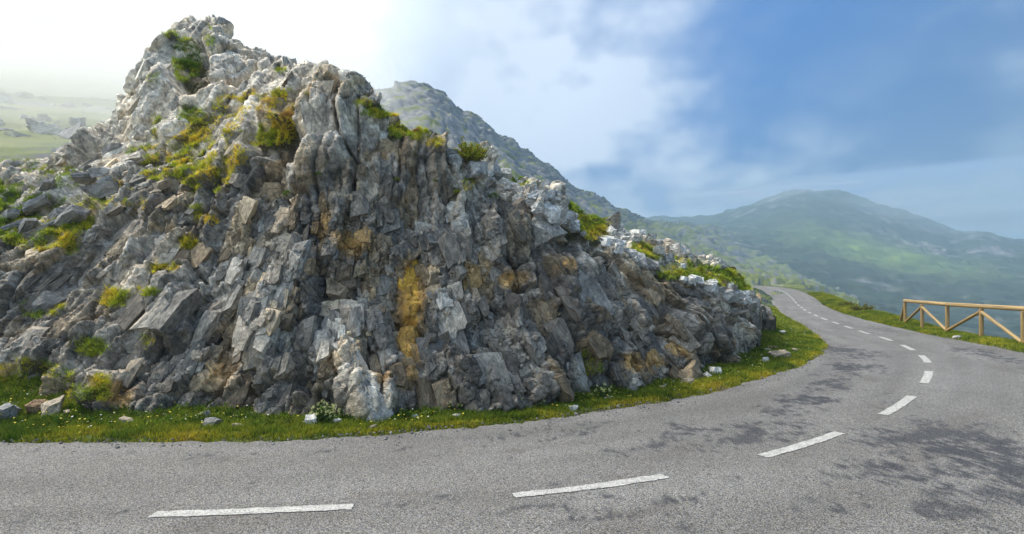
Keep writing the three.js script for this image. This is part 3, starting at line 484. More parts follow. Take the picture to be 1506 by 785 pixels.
{
  const cA = newCell(), cB = newCell(), cC = newCell(), { P0, N } = crop, keep = new Float32Array(nVert * 8), tone = new Float32Array(nVert * 3);
  for (let v = 0; v < nVert; v++) { // first the blocks and their fissures
    const k = v * 3, x = P0[k], y = P0[k + 1], z = P0[k + 2], [px, py] = pixelOf(x, y, z), row = v % (NV + 1);
    // beds lean: upright at the left, falling towards the right further along
    const lean = lerp(0.06, 0.8, sstep(-2.5, 5, x)) - 0.42 * sstep(-2, -7, x), wx = 0.13 * noise(x * 0.9, y * 0.9, z * 0.9), wy = 0.14 * noise(x * 0.8 + 7, y * 0.8, z * 0.8), wf = 0.022 * noise(x * 5, y * 5, z * 5) + 0.012 * noise(x * 13, y * 13, z * 13);
    const bx = x + lean * (y - 2) + wx + wf, by = y - 0.25 * x + wy - wf, bz = z + 0.35 * y + wx;
    const g = grassAt(px, py) * sstep(px > 500 ? -0.5 : -0.16, px > 500 ? -0.2 : 0.06, fbm(x * 1.7, y * 1.7, z * 1.7 + 70, 3)), slab = spotMax(slabSpots, px, py), rub = clamp(0.3 + spotMax(rubbleSpots, px, py) - 0.75 * slab + 0.5 * noise(x * 0.7, y * 0.5, z * 0.7 + 30));
    let d = 0;
    const A = voronoi(bx / 0.95, by / 1.55, bz / 1.15, 1, cA), idA = A.id, crA = A.f2 - A.f1;
    d += blocks(A, 0.36, 0.42, 0.5, 0.3, 0.09) - 0.34 * clamp(1 - crA / 0.06) * (0.2 + 0.8 * h01(idA ^ A.id2, 9));
    // two sets of joints: long fissures along the beds, shorter ones across
    d += (1 - 0.55 * slab) * joint(bx / 0.62 + 0.16 * noise(x * 0.5, y * 0.35, z * 0.5 + 60), 0.24, 0.34, 0.13, 0.26 * clamp(0.4 + 1.6 * noise(x * 1.2, y * 0.5, z * 1.2 + 90)), 1);
    d += (1 - 0.7 * slab) * joint(bx / 0.21 + 0.2 * noise(x * 0.9, y * 0.5, z * 0.9 + 20), 0.07, 0.13, 0.2, 0.09 * clamp(0.3 + 1.8 * noise(x * 2.2, y * 1.1, z * 2.2 + 40)), 2);
    d += joint(by / 1.05 + 0.3 * noise(x * 0.7, y * 0.7, z * 0.7 + 5), 0.14, 0.26, 0.09, 0.14 * clamp(0.2 + 1.7 * noise(x, y * 1.2, z + 33)), 3);
    const B = voronoi(bx / 0.40, by / 0.72, bz / 0.48, 2, cB), idB = B.id, crB = B.f2 - B.f1, kb = lerp(1, 0.3, slab);
    d += kb * (blocks(B, 0.20, 0.32, 0.36, 0.2, 0.13, 0.12) - 0.2 * clamp(1 - crB / 0.085) * Math.pow(h01(idB ^ B.id2, 9), 1.3));
    const C = voronoi((bx + wf) / 0.165, by / 0.22, bz / 0.18, 3, cC), idC = C.id, crC = C.f2 - C.f1, kc = lerp(0.2, 1, rub);
    d += 0.8 * kc * (blocks(C, 0.09, 0.22, 0.22, 0.12, 0.2, 0.12) - 0.10 * clamp(1 - crC / 0.17) * h01(idC ^ C.id2, 9));
    d += 0.22 * fbm(x * 0.55, y * 0.4, z * 0.55, 3);
    for (let i = 0; i < hollows.length; i++) { const t = hollows[i], u = (px - t[0]) / t[2], w = (py - t[1]) / t[3], q = u * u + w * w; if (q < 1.6) d += t[4] * sstep(1.6, 0.35, q); }
    d *= 1 + 0.4 * sstep(13, 16, -z);
    d = lerp(d, 0.25 * d + 0.02, g * 0.6);
    if (row > NVF) d *= 0.8;
    blockId[v] = idA;
    // colour of the stone, block by block
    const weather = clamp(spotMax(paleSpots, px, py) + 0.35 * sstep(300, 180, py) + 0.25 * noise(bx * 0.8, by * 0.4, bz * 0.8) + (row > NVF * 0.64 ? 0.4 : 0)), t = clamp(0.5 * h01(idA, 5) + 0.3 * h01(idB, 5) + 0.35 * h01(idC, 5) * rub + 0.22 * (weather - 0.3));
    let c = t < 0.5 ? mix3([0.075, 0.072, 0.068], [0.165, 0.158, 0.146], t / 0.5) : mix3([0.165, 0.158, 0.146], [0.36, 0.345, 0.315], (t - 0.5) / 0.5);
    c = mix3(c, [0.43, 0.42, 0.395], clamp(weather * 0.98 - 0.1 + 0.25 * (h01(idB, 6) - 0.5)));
    c = mix3(c, [c[0] * 0.92, c[1] * 0.98, c[2] * 1.06], h01(idC, 7) * (rub * 0.9 + 0.15));
    c = mix3(c, [c[0] * 1.18, c[1] * 1.02, c[2] * 0.78], clamp(1.2 * sstep(0.55, 0.9, h01(idB, 8)) * (1 - weather * 0.7)));
    const och = spotMax(ochreSpots, px, py) + 0.7 * fbm(bx * 1.3, by * 0.8, bz * 1.3, 3) + 0.25 * (h01(idC, 3) - 0.5);
    c = mix3(c, mix3([0.27, 0.18, 0.07], [0.56, 0.34, 0.055], sstep(0.7, 1.05, och)), 0.85 * sstep(0.3, 0.68, och));
    const mul = 0.6 + 0.75 * h01(idC, 11); c = [c[0] * mul * 1.13, c[1] * mul * 1.02, c[2] * mul * 0.88];
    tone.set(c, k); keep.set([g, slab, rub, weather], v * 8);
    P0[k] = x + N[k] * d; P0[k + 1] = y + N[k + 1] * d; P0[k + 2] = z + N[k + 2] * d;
  }
  // let the grid slide along the surface so that steep sides get their share of points
  const w = NV + 1, Q = new Float32Array(P0.length);
  let M = null;
  for (let it = 0; it < 3; it++) {
    if (it % 2 === 0) M = meshNormals(P0); Q.set(P0);
    for (let i = 1; i < NU; i++) for (let j = 1; j < NV; j++) {
      const o = (i * w + j) * 3; let mx = 0, my = 0, mz = 0, ws = 0;
      for (let e = 0; e < 4; e++) { const a = o + (e === 0 ? w * 3 : e === 1 ? -w * 3 : e === 2 ? 3 : -3), x = Q[a] - Q[o], y = Q[a + 1] - Q[o + 1], z = Q[a + 2] - Q[o + 2], l = Math.sqrt(x * x + y * y + z * z); mx += x * l; my += y * l; mz += z * l; ws += l; }
      if (ws > 0) { mx /= ws; my /= ws; mz /= ws; }
      const n = mx * M[o] + my * M[o + 1] + mz * M[o + 2]; P0[o] += 0.45 * (mx - n * M[o]); P0[o + 1] += 0.45 * (my - n * M[o + 1]); P0[o + 2] += 0.45 * (mz - n * M[o + 2]);
    }
  }
  // then chips, grit, lichen and streaks, on all sides of every block
  M = meshNormals(P0);
  for (let v = 0; v < nVert; v++) {
    const k = v * 3, x = P0[k], y = P0[k + 1], z = P0[k + 2], g = keep[v * 8], slab = keep[v * 8 + 1], rub = keep[v * 8 + 2], weather = keep[v * 8 + 3];
    const D = voronoi(x / 0.085 + 0.3 * noise(x * 9, y * 9, z * 9), y / 0.11, z / 0.085, 4), idD = D.id, kd = lerp(0.45, 1, rub) * (1 - 0.6 * g);
    let d = kd * (blocks(D, 0.036, 0.065, 0.065, 0.065, 0.22) - 0.034 * clamp(1 - (D.f2 - D.f1) / 0.2) * h01(idD ^ D.id2, 9));
    d += 0.008 * fbm(x * 9, y * 9, z * 9, 3);
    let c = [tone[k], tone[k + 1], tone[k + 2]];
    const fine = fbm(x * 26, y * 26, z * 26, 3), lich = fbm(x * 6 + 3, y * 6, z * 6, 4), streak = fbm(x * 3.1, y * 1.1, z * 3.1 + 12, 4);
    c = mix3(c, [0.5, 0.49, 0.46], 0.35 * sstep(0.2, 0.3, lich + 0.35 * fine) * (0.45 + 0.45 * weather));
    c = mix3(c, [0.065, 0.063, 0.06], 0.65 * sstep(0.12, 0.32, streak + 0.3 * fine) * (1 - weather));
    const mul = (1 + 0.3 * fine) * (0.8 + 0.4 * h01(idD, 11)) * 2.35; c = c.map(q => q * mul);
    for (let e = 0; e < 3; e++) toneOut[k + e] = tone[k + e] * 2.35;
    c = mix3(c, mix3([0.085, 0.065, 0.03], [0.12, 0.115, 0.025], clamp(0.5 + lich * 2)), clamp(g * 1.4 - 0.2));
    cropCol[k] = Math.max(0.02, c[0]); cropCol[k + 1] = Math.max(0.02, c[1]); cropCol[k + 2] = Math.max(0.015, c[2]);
    P0[k] = x + M[k] * d; P0[k + 1] = y + M[k + 1] * d; P0[k + 2] = z + M[k + 2] * d;
  }
}
{ // cut along the fissures: every block of stone is a piece of its own
  const idx = gridIndex(NU, NV), whole = geo(crop.P0, idx, cropCol), nor = whole.attributes.normal.array, P0 = crop.P0;
  crop.nor = nor;
  const groups = new Map();
  for (let t = 0; t < idx.length; t += 3) {
    const a = blockId[idx[t]], b = blockId[idx[t + 1]], c = blockId[idx[t + 2]], id = a === b || a === c ? a : b === c ? b : a;
    let g = groups.get(id); if (!g) groups.set(id, g = { tris: [], seen: 0 }); g.tris.push(t);
  }
  const outcrop = top(new THREE.Group(), 'rock_outcrop');
  tag(outcrop, 'tall fractured grey limestone outcrop with ochre stains beside the road', 'rock outcrop');
  const bits = [], mark = new Int32Array(nVert).fill(-1);
  for (const g of groups.values()) { // pieces of a block that do not touch are counted apart
    const par = mark, find = v => { let r = v; while (par[r] !== r) r = par[r]; while (par[v] !== r) { const n = par[v]; par[v] = r; v = n; } return r; };
    for (const t of g.tris) for (let e = 0; e < 3; e++) { const v = idx[t + e]; par[v] = v; }
    for (const t of g.tris) { const a = find(idx[t]); par[find(idx[t + 1])] = a; par[find(idx[t + 2])] = a; }
    const by = new Map(); for (const t of g.tris) { const r = find(idx[t]); let q = by.get(r); if (!q) by.set(r, q = { tris: [], seen: 0 }); q.tris.push(t); const jj = idx[t] % (NV + 1), k = idx[t] * 3, [px, py] = pixelOf(P0[k], P0[k + 1], P0[k + 2]); if (jj < NVF && px > 0 && py < 640) q.seen++; }
    bits.push(...by.values());
  }
  const list = bits.sort((a, b) => b.seen - a.seen), lists = list.slice(0, 295).map(g => g.tris);
  const rest = [].concat(...list.slice(295).map(g => g.tris)); lists.push(rest);
  const map = new Int32Array(nVert);
  lists.forEach((tris, li) => {
    map.fill(-1); let n = 0; const src = [], ix = new Uint32Array(tris.length * 3);
    tris.forEach((t, q) => { for (let e = 0; e < 3; e++) { const v = idx[t + e]; if (map[v] < 0) { map[v] = n++; src.push(v); } ix[q * 3 + e] = map[v]; } });
    if (!n) return;
    const p = new Float32Array(n * 3), c = new Float32Array(n * 3), nn = new Float32Array(n * 3), uv = new Float32Array(n * 2);
    src.forEach((v, q) => { for (let e = 0; e < 3; e++) { p[q * 3 + e] = P0[v * 3 + e]; c[q * 3 + e] = cropCol[v * 3 + e]; nn[q * 3 + e] = nor[v * 3 + e]; } uv[q * 2] = (P0[v * 3] * 0.92 - P0[v * 3 + 2] * 0.6) / 1.5; uv[q * 2 + 1] = (P0[v * 3 + 1] - P0[v * 3 + 2] * 0.25) / 1.5; });
    const m = new THREE.Mesh(geo(p, ix, c, uv, nn), rockMat); m.name = li < 295 ? 'rock_slab' : 'small_slabs'; if (li === 295) m.userData.kind = 'stuff'; outcrop.add(m);
  });
  // angular blocks broken from the beds, wedged in the face along its joints
  const q0 = new THREE.Quaternion(), q1 = new THREE.Quaternion(), ax = new THREE.Vector3(), ay = new THREE.Vector3(), az = new THREE.Vector3(), mat = new THREE.Matrix4(), made = [];
  for (let k = 0; k < 70000 && made.length < 2500; k++) {
    const i = Math.floor(rnd() * NU), j = Math.floor(Math.pow(rnd(), 0.9) * NVF), v = i * (NV + 1) + j, o = v * 3, x = P0[o], y = P0[o + 1], z = P0[o + 2], [px, py] = pixelOf(x, y, z);
    if (px < -60 || py > 625) continue; if (grassAt(px, py) > 0.3) continue;
    const slab = spotMax(slabSpots, px, py), rub = clamp(0.12 + 1.05 * spotMax(rubbleSpots, px, py) - 1.3 * slab + 0.55 * noise(x * 0.7, y * 0.5, z * 0.7 + 30)), plate = rnd() < 0.3; if (rnd() > (plate ? 0.075 * (1 - rub) * (1 - slab) * (px > 600 && j > NVF * 0.56 || px > 320 && j > NVF * 0.72 ? 0 : 1) : Math.pow(rub, 2.0))) continue;
    const far = -z > 13 ? 1.5 : 1, r = rnd(), sz = far * (plate ? rr(0.08, 0.22) : r < 0.05 ? rr(0.15, 0.22) : r < 0.4 ? rr(0.08, 0.14) : rr(0.04, 0.08)), jit = plate ? 0.6 : 1;
    const lean = lerp(0.06, 0.8, sstep(-2.5, 5, x)) - 0.42 * sstep(-2, -7, x);
    az.set(crop.N[o], crop.N[o + 1], crop.N[o + 2]); ay.set(-lean, 1, 0).addScaledVector(az, -ay.dot(az)).normalize(); ay.addScaledVector(az, -ay.dot(az)).normalize(); ax.crossVectors(ay, az).normalize();
    mat.makeBasis(ax, ay, az); q0.setFromRotationMatrix(mat); q1.setFromEuler(new THREE.Euler(jit * rr(-0.15, 0.15), jit * rr(-0.2, 0.2), jit * rr(-0.14, 0.14))); q0.multiply(q1);
    const c = [toneOut[o], toneOut[o + 1], toneOut[o + 2]], t = rr(0.58, 1.36), wv = rr(-0.06, 0.06);
    const dz = sz * (plate ? rr(0.3, 0.45) : rr(0.45, 0.75));
    made.push({ p: new THREE.Vector3(x, y, z).addScaledVector(az, -dz * rr(0.45, 0.92)), q: q0.clone(), s: new THREE.Vector3(sz * rr(0.6, 1), sz * rr(0.9, 1.7) * (plate ? 1.25 : 1), dz), c: [c[0] * t * (1 + wv), c[1] * t, c[2] * t * (1 - wv)], size: sz, g: (sz / -z > 0.0085 ? shards : shardsSmall)[Math.floor(rnd() * shards.length)] });
  }
  made.sort((a, b) => b.size / -b.p.z - a.size / -a.p.z);
  const few = made.slice(0, 290), many = made.slice(290), coloured = (b) => { const g = b.g.clone(), c = new Float32Array(g.attributes.position.count * 3); for (let i = 0; i < c.length; i += 3) c.set(b.c, i); g.setAttribute('color', new THREE.BufferAttribute(c, 3)); return g; };
  for (const b of few) { const m = new THREE.Mesh(coloured(b), rockMat); m.name = 'rock_block'; m.position.copy(b.p); m.quaternion.copy(b.q); m.scale.copy(b.s); outcrop.add(m); }
  const lot = new THREE.Mesh(mergeGeometries(many.map(b => coloured(b).applyMatrix4(mat.compose(b.p, b.q, b.s)))), rockMat); lot.name = 'small_blocks'; lot.userData.kind = 'stuff'; outcrop.add(lot);
  shade(outcrop);
}
// nearest surface of the outcrop along a sight line
const ZW = 760, ZH = 400, zbuf = new Int32Array(ZW * ZH).fill(-1);
for (let v = 0; v < nVert; v++) { const k = v * 3, [px, py] = pixelOf(crop.P0[k], crop.P0[k + 1], crop.P0[k + 2]), i = Math.floor(px / 2), j = Math.floor(py / 2); if (i < 0 || j < 0 || i >= ZW || j >= ZH) continue; const o = j * ZW + i, w = zbuf[o]; if (w < 0 || crop.P0[k + 2] > crop.P0[w * 3 + 2]) zbuf[o] = v; }
function surf(px, py) { for (let r = 0; r < 7; r++) for (let b = -r; b <= r; b++) for (let a = -r; a <= r; a++) { const i = Math.floor(px / 2) + a, j = Math.floor(py / 2) + b; if (i < 0 || j < 0 || i >= ZW || j >= ZH) continue; const v = zbuf[j * ZW + i]; if (v >= 0) { const k = v * 3; return { v, p: new THREE.Vector3(crop.P0[k], crop.P0[k + 1], crop.P0[k + 2]), n: new THREE.Vector3(crop.nor[k], crop.nor[k + 1], crop.nor[k + 2]) }; } } return null; }

// the largest smooth slabs of the face, each with its own shape, lean and stain
{
  const outcrop = scene.getObjectByName('rock_outcrop'), ax = new THREE.Vector3(), ay = new THREE.Vector3(), az = new THREE.Vector3(), m4 = new THREE.Matrix4();
  const list = [[544, 580, 0.24, 0.44, 0.34, 0.4, [0.6, 0.61, 0.62], 'pale bluish grey slab leaning at the foot of the cliff'], [518, 528, 0.15, 0.4, 0.22, 0.4, [0.6, 0.61, 0.6], 'pale grey slab just above the one at the cliff foot'], [496, 480, 0.11, 0.36, 0.16, 0.35, [0.56, 0.57, 0.56], 'narrow pale grey slab topmost of the leaning streak'], [606, 415, 0.28, 0.48, 0.17, 0.0, [1.0, 0.62, 0.1], 'tall smooth slab stained ochre yellow'], [603, 500, 0.2, 0.3, 0.15, 0.05, [0.74, 0.46, 0.12], 'ochre stained block under the tall yellow slab'], [862, 420, 0.36, 0.48, 0.2, 0.3, [0.52, 0.51, 0.49], 'wide smooth grey slab high on the right face'], [800, 330, 0.26, 0.3, 0.16, 0.5, [0.55, 0.55, 0.54], 'grey slab below the crest above the wide smooth one'], [930, 425, 0.24, 0.42, 0.16, 0.6, [0.56, 0.48, 0.38], 'tan tinted slab leaning right below the overhanging tuft'], [466, 185, 0.28, 0.55, 0.2, 0.05, [0.66, 0.61, 0.53], 'tall pale slab at the top of the face beside the brown cushion'], [565, 222, 0.36, 0.3, 0.15, 0.5, [0.68, 0.55, 0.36], 'broad slab with a tan ochre stain under the crest'], [246, 455, 0.24, 0.4, 0.18, -0.05, [0.32, 0.315, 0.305], 'dark smooth hanging block beside a deep crack'], [405, 450, 0.13, 0.6, 0.14, -0.05, [0.62, 0.61, 0.58], 'tall narrow pale grey slab'], [60, 430, 0.35, 0.45, 0.2, -0.3, [0.42, 0.42, 0.41], 'broad grey slab at the left end of the face'], [650, 330, 0.2, 0.36, 0.14, 0.5, [0.5, 0.49, 0.47], 'grey slab leaning right above the ochre one'], [850, 545, 0.16, 0.22, 0.14, 0.2, [0.6, 0.63, 0.66], 'bluish grey block low on the right face'], [1000, 505, 0.3, 0.26, 0.2, 0.6, [0.56, 0.5, 0.42], 'tan block low near the right end of the face'], [150, 420, 0.2, 0.5, 0.16, -0.35, [0.46, 0.45, 0.43], 'long grey slab leaning on the left face']];
  for (const [px, py, hw, hh, dz, lean, c, label] of list) {
    const h = surf(px, py); if (!h) continue; const o = h.v * 3; az.set(crop.N[o], crop.N[o + 1], crop.N[o + 2]);
    ay.set(-Math.sin(lean), Math.cos(lean), 0); ay.addScaledVector(az, -ay.dot(az)).normalize(); ax.crossVectors(ay, az).normalize();
    const g = shardGeometry(5, 0.1, 3); g.setAttribute('uv', new THREE.Float32BufferAttribute(Array.from(g.attributes.uv.array, q => q * 2.6), 2)); const cc = new Float32Array(g.attributes.position.count * 3), ps = g.attributes.position; for (let i = 0; i < ps.count; i++) { const f = 1 + 0.9 * fbm(ps.getX(i) * 1.4 + px, ps.getY(i) * 1.4, ps.getZ(i) * 1.4, 4); cc.set([c[0] * f * 1.04, c[1] * f * 0.97, c[2] * f * 0.87], i * 3); } g.setAttribute('color', new THREE.BufferAttribute(cc, 3));
    const inset = px === 544 ? 0.86 : 0.72, m = new THREE.Mesh(g, rockMat); m.name = 'face_slab'; m.userData.label = label; m.quaternion.setFromRotationMatrix(m4.makeBasis(ax, ay, az)); m.scale.set(hw, hh, dz); m.position.copy(h.p).addScaledVector(az, -dz * inset); outcrop.add(shade(m));
  }
}
// ---------------------------------------------------------------- grass
function blade(px, pz, h, w, az, bend, out) { // a tapering bent blade of three faces
  const c = Math.cos(az), s = Math.sin(az), o = out.pos.length / 3;
  const at = (t, side) => out.pos.push(px + c * bend * h * t * t + -s * side * w, h * t * (1 - 0.25 * bend * t), pz + s * bend * h * t * t + c * side * w);
  at(0, -0.5); at(0, 0.5); at(0.55, -0.38); at(0.55, 0.38); at(1, 0); out.idx.push(o, o + 1, o + 2, o + 1, o + 3, o + 2, o + 2, o + 3, o + 4);
}
function clump(n, r, h0, h1, w, bend0, bend1) { const out = { pos: [], idx: [] }; for (let i = 0; i < n; i++) { const a = rnd() * 6.283, q = Math.sqrt(rnd()) * r; blade(Math.cos(a) * q, Math.sin(a) * q, rr(h0, h1), w * rr(0.7, 1.3), a + rr(-1.2, 1.2), rr(bend0, bend1), out); } return geo(out.pos, out.idx); }
const grassMat = new THREE.MeshPhysicalMaterial({ color: 0xffffff, roughness: 0.9, side: THREE.DoubleSide, transmission: 0.3, thickness: 0, specularIntensity: 0.25 });
const clumps = [clump(9, 0.035, 0.05, 0.11, 0.007, 0.2, 0.9), clump(9, 0.04, 0.07, 0.15, 0.007, 0.3, 1.1), clump(8, 0.05, 0.03, 0.06, 0.009, 0.2, 0.8)];
const ball0 = () => new THREE.Vector3(rr(-1, 1), rr(-1, 1), rr(-1, 1)).normalize(), UP = new THREE.Vector3(0, 1, 0), tmpM = new THREE.Matrix4(), tmpQ = new THREE.Quaternion(), tmpQ2 = new THREE.Quaternion(), tmpC = new THREE.Color();
function field(name, g, items, mat, label) { // items: p, n, s, c
  const m = new THREE.InstancedMesh(g, mat, items.length);
  items.forEach((it, i) => { tmpQ.setFromUnitVectors(UP, it.n); tmpQ2.setFromAxisAngle(UP, it.a ?? rnd() * 6.283); tmpM.compose(it.p, tmpQ.multiply(tmpQ2), new THREE.Vector3(it.s, it.s * (it.sy ?? 1), it.s)); m.setMatrixAt(i, tmpM); m.setColorAt(i, tmpC.setRGB(...it.c)); });
  m.castShadow = m.receiveShadow = true; top(m, name); return tag(m, label, 'grass', null, 'stuff');
}
const G1 = [0.085, 0.165, 0.014], G2 = [0.30, 0.36, 0.03], GY = [0.60, 0.50, 0.04], GB = [0.5, 0.32, 0.09], GD = [0.035, 0.075, 0.012];
const grassColour = y => { const v = rr(0.45, 1.3); const c = y < 0.5 ? mix3(G1, G2, y * 2) : y < 0.85 ? mix3(G2, GY, (y - 0.5) / 0.35) : mix3(GY, GB, clamp((y - 0.85) / 0.35)); return c.map(q => q * v); };
const rockFoot = [];
for (let px = -240; px < 1150; px += 6) { const s = px >= 0 ? surf(px, 0) : null; }
{
  const near = [], low = [], tall = [];
  for (let k = 0; k < 150000; k++) { // verge under the rock
    const s = rr(S0 - 14, S0 + 40), L = wl(s), far = s > S0 + 16, d = Math.pow(rnd(), 1.25) * (far ? 4.5 : 3.2) - 0.06;
    if (far && rnd() < 0.3) continue;
    const off = -L - d, [x, z] = offsetPoint(s, off), y = groundHeight(s, off), p = new THREE.Vector3(x, y - 0.01, z);
    const n = fbm(x * 1.1, z * 1.1, 2, 3), n2 = fbm(x * 4, z * 4, 9, 3);
    if (n2 > 0.24 && d > 0.3) continue;
    const lean = new THREE.Vector3(rr(-0.25, 0.25), 1, rr(-0.25, 0.25)).normalize();
    if (d < 0.2 + 0.45 * n + 0.2 * n2) { low.push({ p, n: lean, s: rr(0.6, 1.1) * (d < 0.02 ? 0.6 : 1), c: grassColour(clamp(0.55 + n * 0.8 + rr(-0.15, 0.22))) }); }
    else if (n + 0.4 * n2 > 0.02 && d > 0.55 && rnd() < 0.75) tall.push({ p, n: lean, s: rr(0.45, 0.95), c: grassColour(clamp(0.22 + n * 0.6 + rr(-0.15, 0.3))) });
    else near.push({ p, n: lean, s: rr(0.6, 1.05), c: grassColour(clamp(0.34 + n * 0.9 + rr(-0.2, 0.25))) });
  }
  field('verge_grass', clumps[0], near, grassMat, 'green grass on the verge under the rock');
  field('verge_edge_grass', clumps[2], low, grassMat, 'short yellowish grass along the asphalt edge');
  field('verge_tall_grass', clumps[1], tall, grassMat, 'taller green grass at the foot of the rock');
  const side = [];
  for (let k = 0; k < 52000; k++) { const s = rr(S0 + 1, S0 + 62), d = rnd() * 2.6 - 0.05, off = wr(s) + d, [x, z] = offsetPoint(s, off), n = fbm(x * 0.9, z * 0.9, 4, 3); side.push({ p: new THREE.Vector3(x, groundHeight(s, off) - 0.01, z), n: UP.clone().add(new THREE.Vector3(rr(-0.25, 0.25), 0, rr(-0.25, 0.25))).normalize(), s: rr(0.7, 1.3) * (s > S0 + 24 ? 1.5 : 1), c: grassColour(clamp(0.4 + n + rr(-0.2, 0.3))) }); }
  field('roadside_grass', clumps[0], side, grassMat, 'grass strip along the valley edge of the road');
}
{ // grass on ledges of the outcrop
  const a = [], b = [];
  for (const [cx, cy, rx, ry, k, yel] of grassSpots) {
    const n = Math.round(k * rx * ry * 1.5);
    for (let i = 0; i < n; i++) {
      const t = rnd() * 6.283, q = Math.sqrt(rnd()) * 1.12, px = cx + Math.cos(t) * rx * q + rr(-2, 2), py = cy + Math.sin(t) * ry * q; if (px < -40) continue;
      const h = surf(px, py); if (!h) continue; const nz = noise(h.p.x * 3, h.p.y * 3, h.p.z * 3); if (fbm(h.p.x * 1.7, h.p.y * 1.7, h.p.z * 1.7 + 70, 3) < rr(-0.15, 0.03) - (px > 500 ? 0.3 : 0)) continue;
      const dir = h.n.clone().multiplyScalar(0.55).add(new THREE.Vector3(rr(-0.2, 0.2), 0.75, rr(-0.2, 0.2))).normalize();
      const sc = (-h.p.z > 14 ? 1.5 : 1);
      (rnd() < 0.5 ? a : b).push({ p: h.p.clone().addScaledVector(h.n, -0.015), n: dir, s: rr(0.42, 0.9) * sc, c: grassColour(clamp(yel * 0.8 + 0.12 + nz * 0.5 + rr(-0.2, 0.22), 0, 1.2)).map(q2 => q2 * 1.65) });
    }
  }
  field('ledge_grass', clumps[1], a, grassMat, 'yellow green grass growing on ledges of the outcrop');
  field('ledge_short_grass', clumps[0], b, grassMat, 'short grass filling cracks and ledges of the outcrop');
}
// ---------------------------------------------------------------- round tufts hanging on the face, each a plant of its own
function tuftGeometry(nb, h) { const gs = []; for (let i = 0; i < nb; i++) { const g = clumps[i % 2].clone(); const u = rnd() * 6.283, e = Math.acos(rr(-0.25, 1)), dir = new THREE.Vector3(Math.sin(e) * Math.cos(u), Math.cos(e), Math.sin(e) * Math.sin(u)); tmpQ.setFromUnitVectors(UP, dir); tmpM.compose(dir.clone().multiplyScalar(0.55 * h).setY(dir.y * 0.4 * h), tmpQ, new THREE.Vector3(1, 1, 1).multiplyScalar(h * 4.2)); g.applyMatrix4(tmpM); const v = rr(0.7, 1.3), c = new Float32Array(g.attributes.position.count * 3).fill(v); g.setAttribute('color', new THREE.BufferAttribute(c, 3)); gs.push(g); } return mergeGeometries(gs); }
const tuftGeos = [tuftGeometry(90, 1), tuftGeometry(110, 1)];
const tuftMats = {}; const tuftMat = (n, c) => tuftMats[n] ??= new THREE.MeshPhysicalMaterial({ color: new THREE.Color(...c), vertexColors: true, roughness: 0.9, side: THREE.DoubleSide, transmission: 0.25, thickness: 0, specularIntensity: 0.2 });
const tufts = [
  [425, 285, 0.12, 'green', 'dark green tuft alone on the cliff under the brown ledge'],
  [724, 288, 0.15, 'green', 'rounded green tuft on the crest left of the yellow tuft'],
  [752, 297, 0.1, 'yellow', 'small yellow tuft just right of a rounded green one'],
  [672, 285, 0.12, 'olive', 'olive tuft in a cleft below the leafy bush'],
  [470, 258, 0.08, 'green', 'tiny green tuft in a crack of the pale slab'],
  [582, 262, 0.07, 'olive', 'tiny olive tuft below the ochre stained slab'],
  [640, 265, 0.06, 'green', 'tiny green tuft in a crack under the crest'],
  [878, 338, 0.26, 'yellow', 'large yellow green tuft overhanging the dark hollow'],
  [855, 322, 0.22, 'olive', 'olive grass cushion above the overhanging yellow tuft'],
  [832, 303, 0.16, 'green', 'green cushion topmost of the overhanging grass row'],
  [276, 356, 0.13, 'yellow', 'yellow tuft on the face beneath the wide grassy ledge'],
  [243, 394, 0.15, 'yellow', 'yellow tuft above the big smooth hanging block'],
  [310, 327, 0.1, 'brown', 'rusty brown tuft on the upper left face'],
  [275, 100, 0.42, 'green', 'large green cushion in the hollow of the spire'],
  [226, 118, 0.17, 'olive', 'small olive cushion on the left shoulder of the spire'],
  [410, 103, 0.12, 'olive', 'small olive cushion on the right flank of the spire'],
  [395, 205, 0.26, 'olive', 'olive grass cushion hanging from the ledge left of the pale slab'],
  [425, 175, 0.24, 'brown', 'dry brown grass cushion tucked against the pale slab'],
  [592, 190, 0.16, 'olive', 'olive tuft on the crest above the ochre stained slab'],
  [614, 195, 0.14, 'brown', 'brownish tuft on the crest beside the olive one'],
];
const tuftColours = { green: [0.15, 0.25, 0.025], olive: [0.32, 0.34, 0.035], yellow: [0.5, 0.43, 0.04], brown: [0.42, 0.27, 0.09] };
for (let [i, [px, py, r, cn, label]] of tufts.entries()) { const h = surf(px, py); if (!h) continue; const m = new THREE.Mesh(tuftGeos[i % 2], tuftMat(cn, tuftColours[cn])); m.position.copy(h.p).addScaledVector(h.n, r * 0.1); r *= 0.85; m.scale.set(r, r * 0.8, r); m.rotation.y = i * 1.3; shade(m); tag(top(m, 'grass_tuft'), label, 'plant', 'grass tufts on the cliff'); }

{ // grit and gravel spilled along both edges of the asphalt
  const items = [];
  for (let k = 0; k < 3600; k++) { const left = rnd() < 0.75, s = rr(S0 - 12, S0 + 26), q = rnd() * rnd() * 0.8 - 0.14, off = left ? -wl(s) + q : wr(s) - q; if (fbm(s * 0.8, left ? 3 : 9, 2, 3) < rr(-0.3, 0.15)) continue; const [x, z, e] = offsetPoint(s, off), v = rr(0.1, 0.3); items.push({ p: new THREE.Vector3(x, e + 0.012 * fbm(x * 0.7, z * 0.7, 2, 2) + 0.002, z), n: ball0(), s: rr(0.004, 0.012) * (rnd() < 0.06 ? 2 : 1), c: [v * 1.05, v, v * 0.9] }); }
  field('edge_gravel', shardsSmall[3], items, new THREE.MeshStandardMaterial({ roughness: 0.95 }), 'loose grit and gravel along the asphalt edges').userData.category = 'gravel';
}
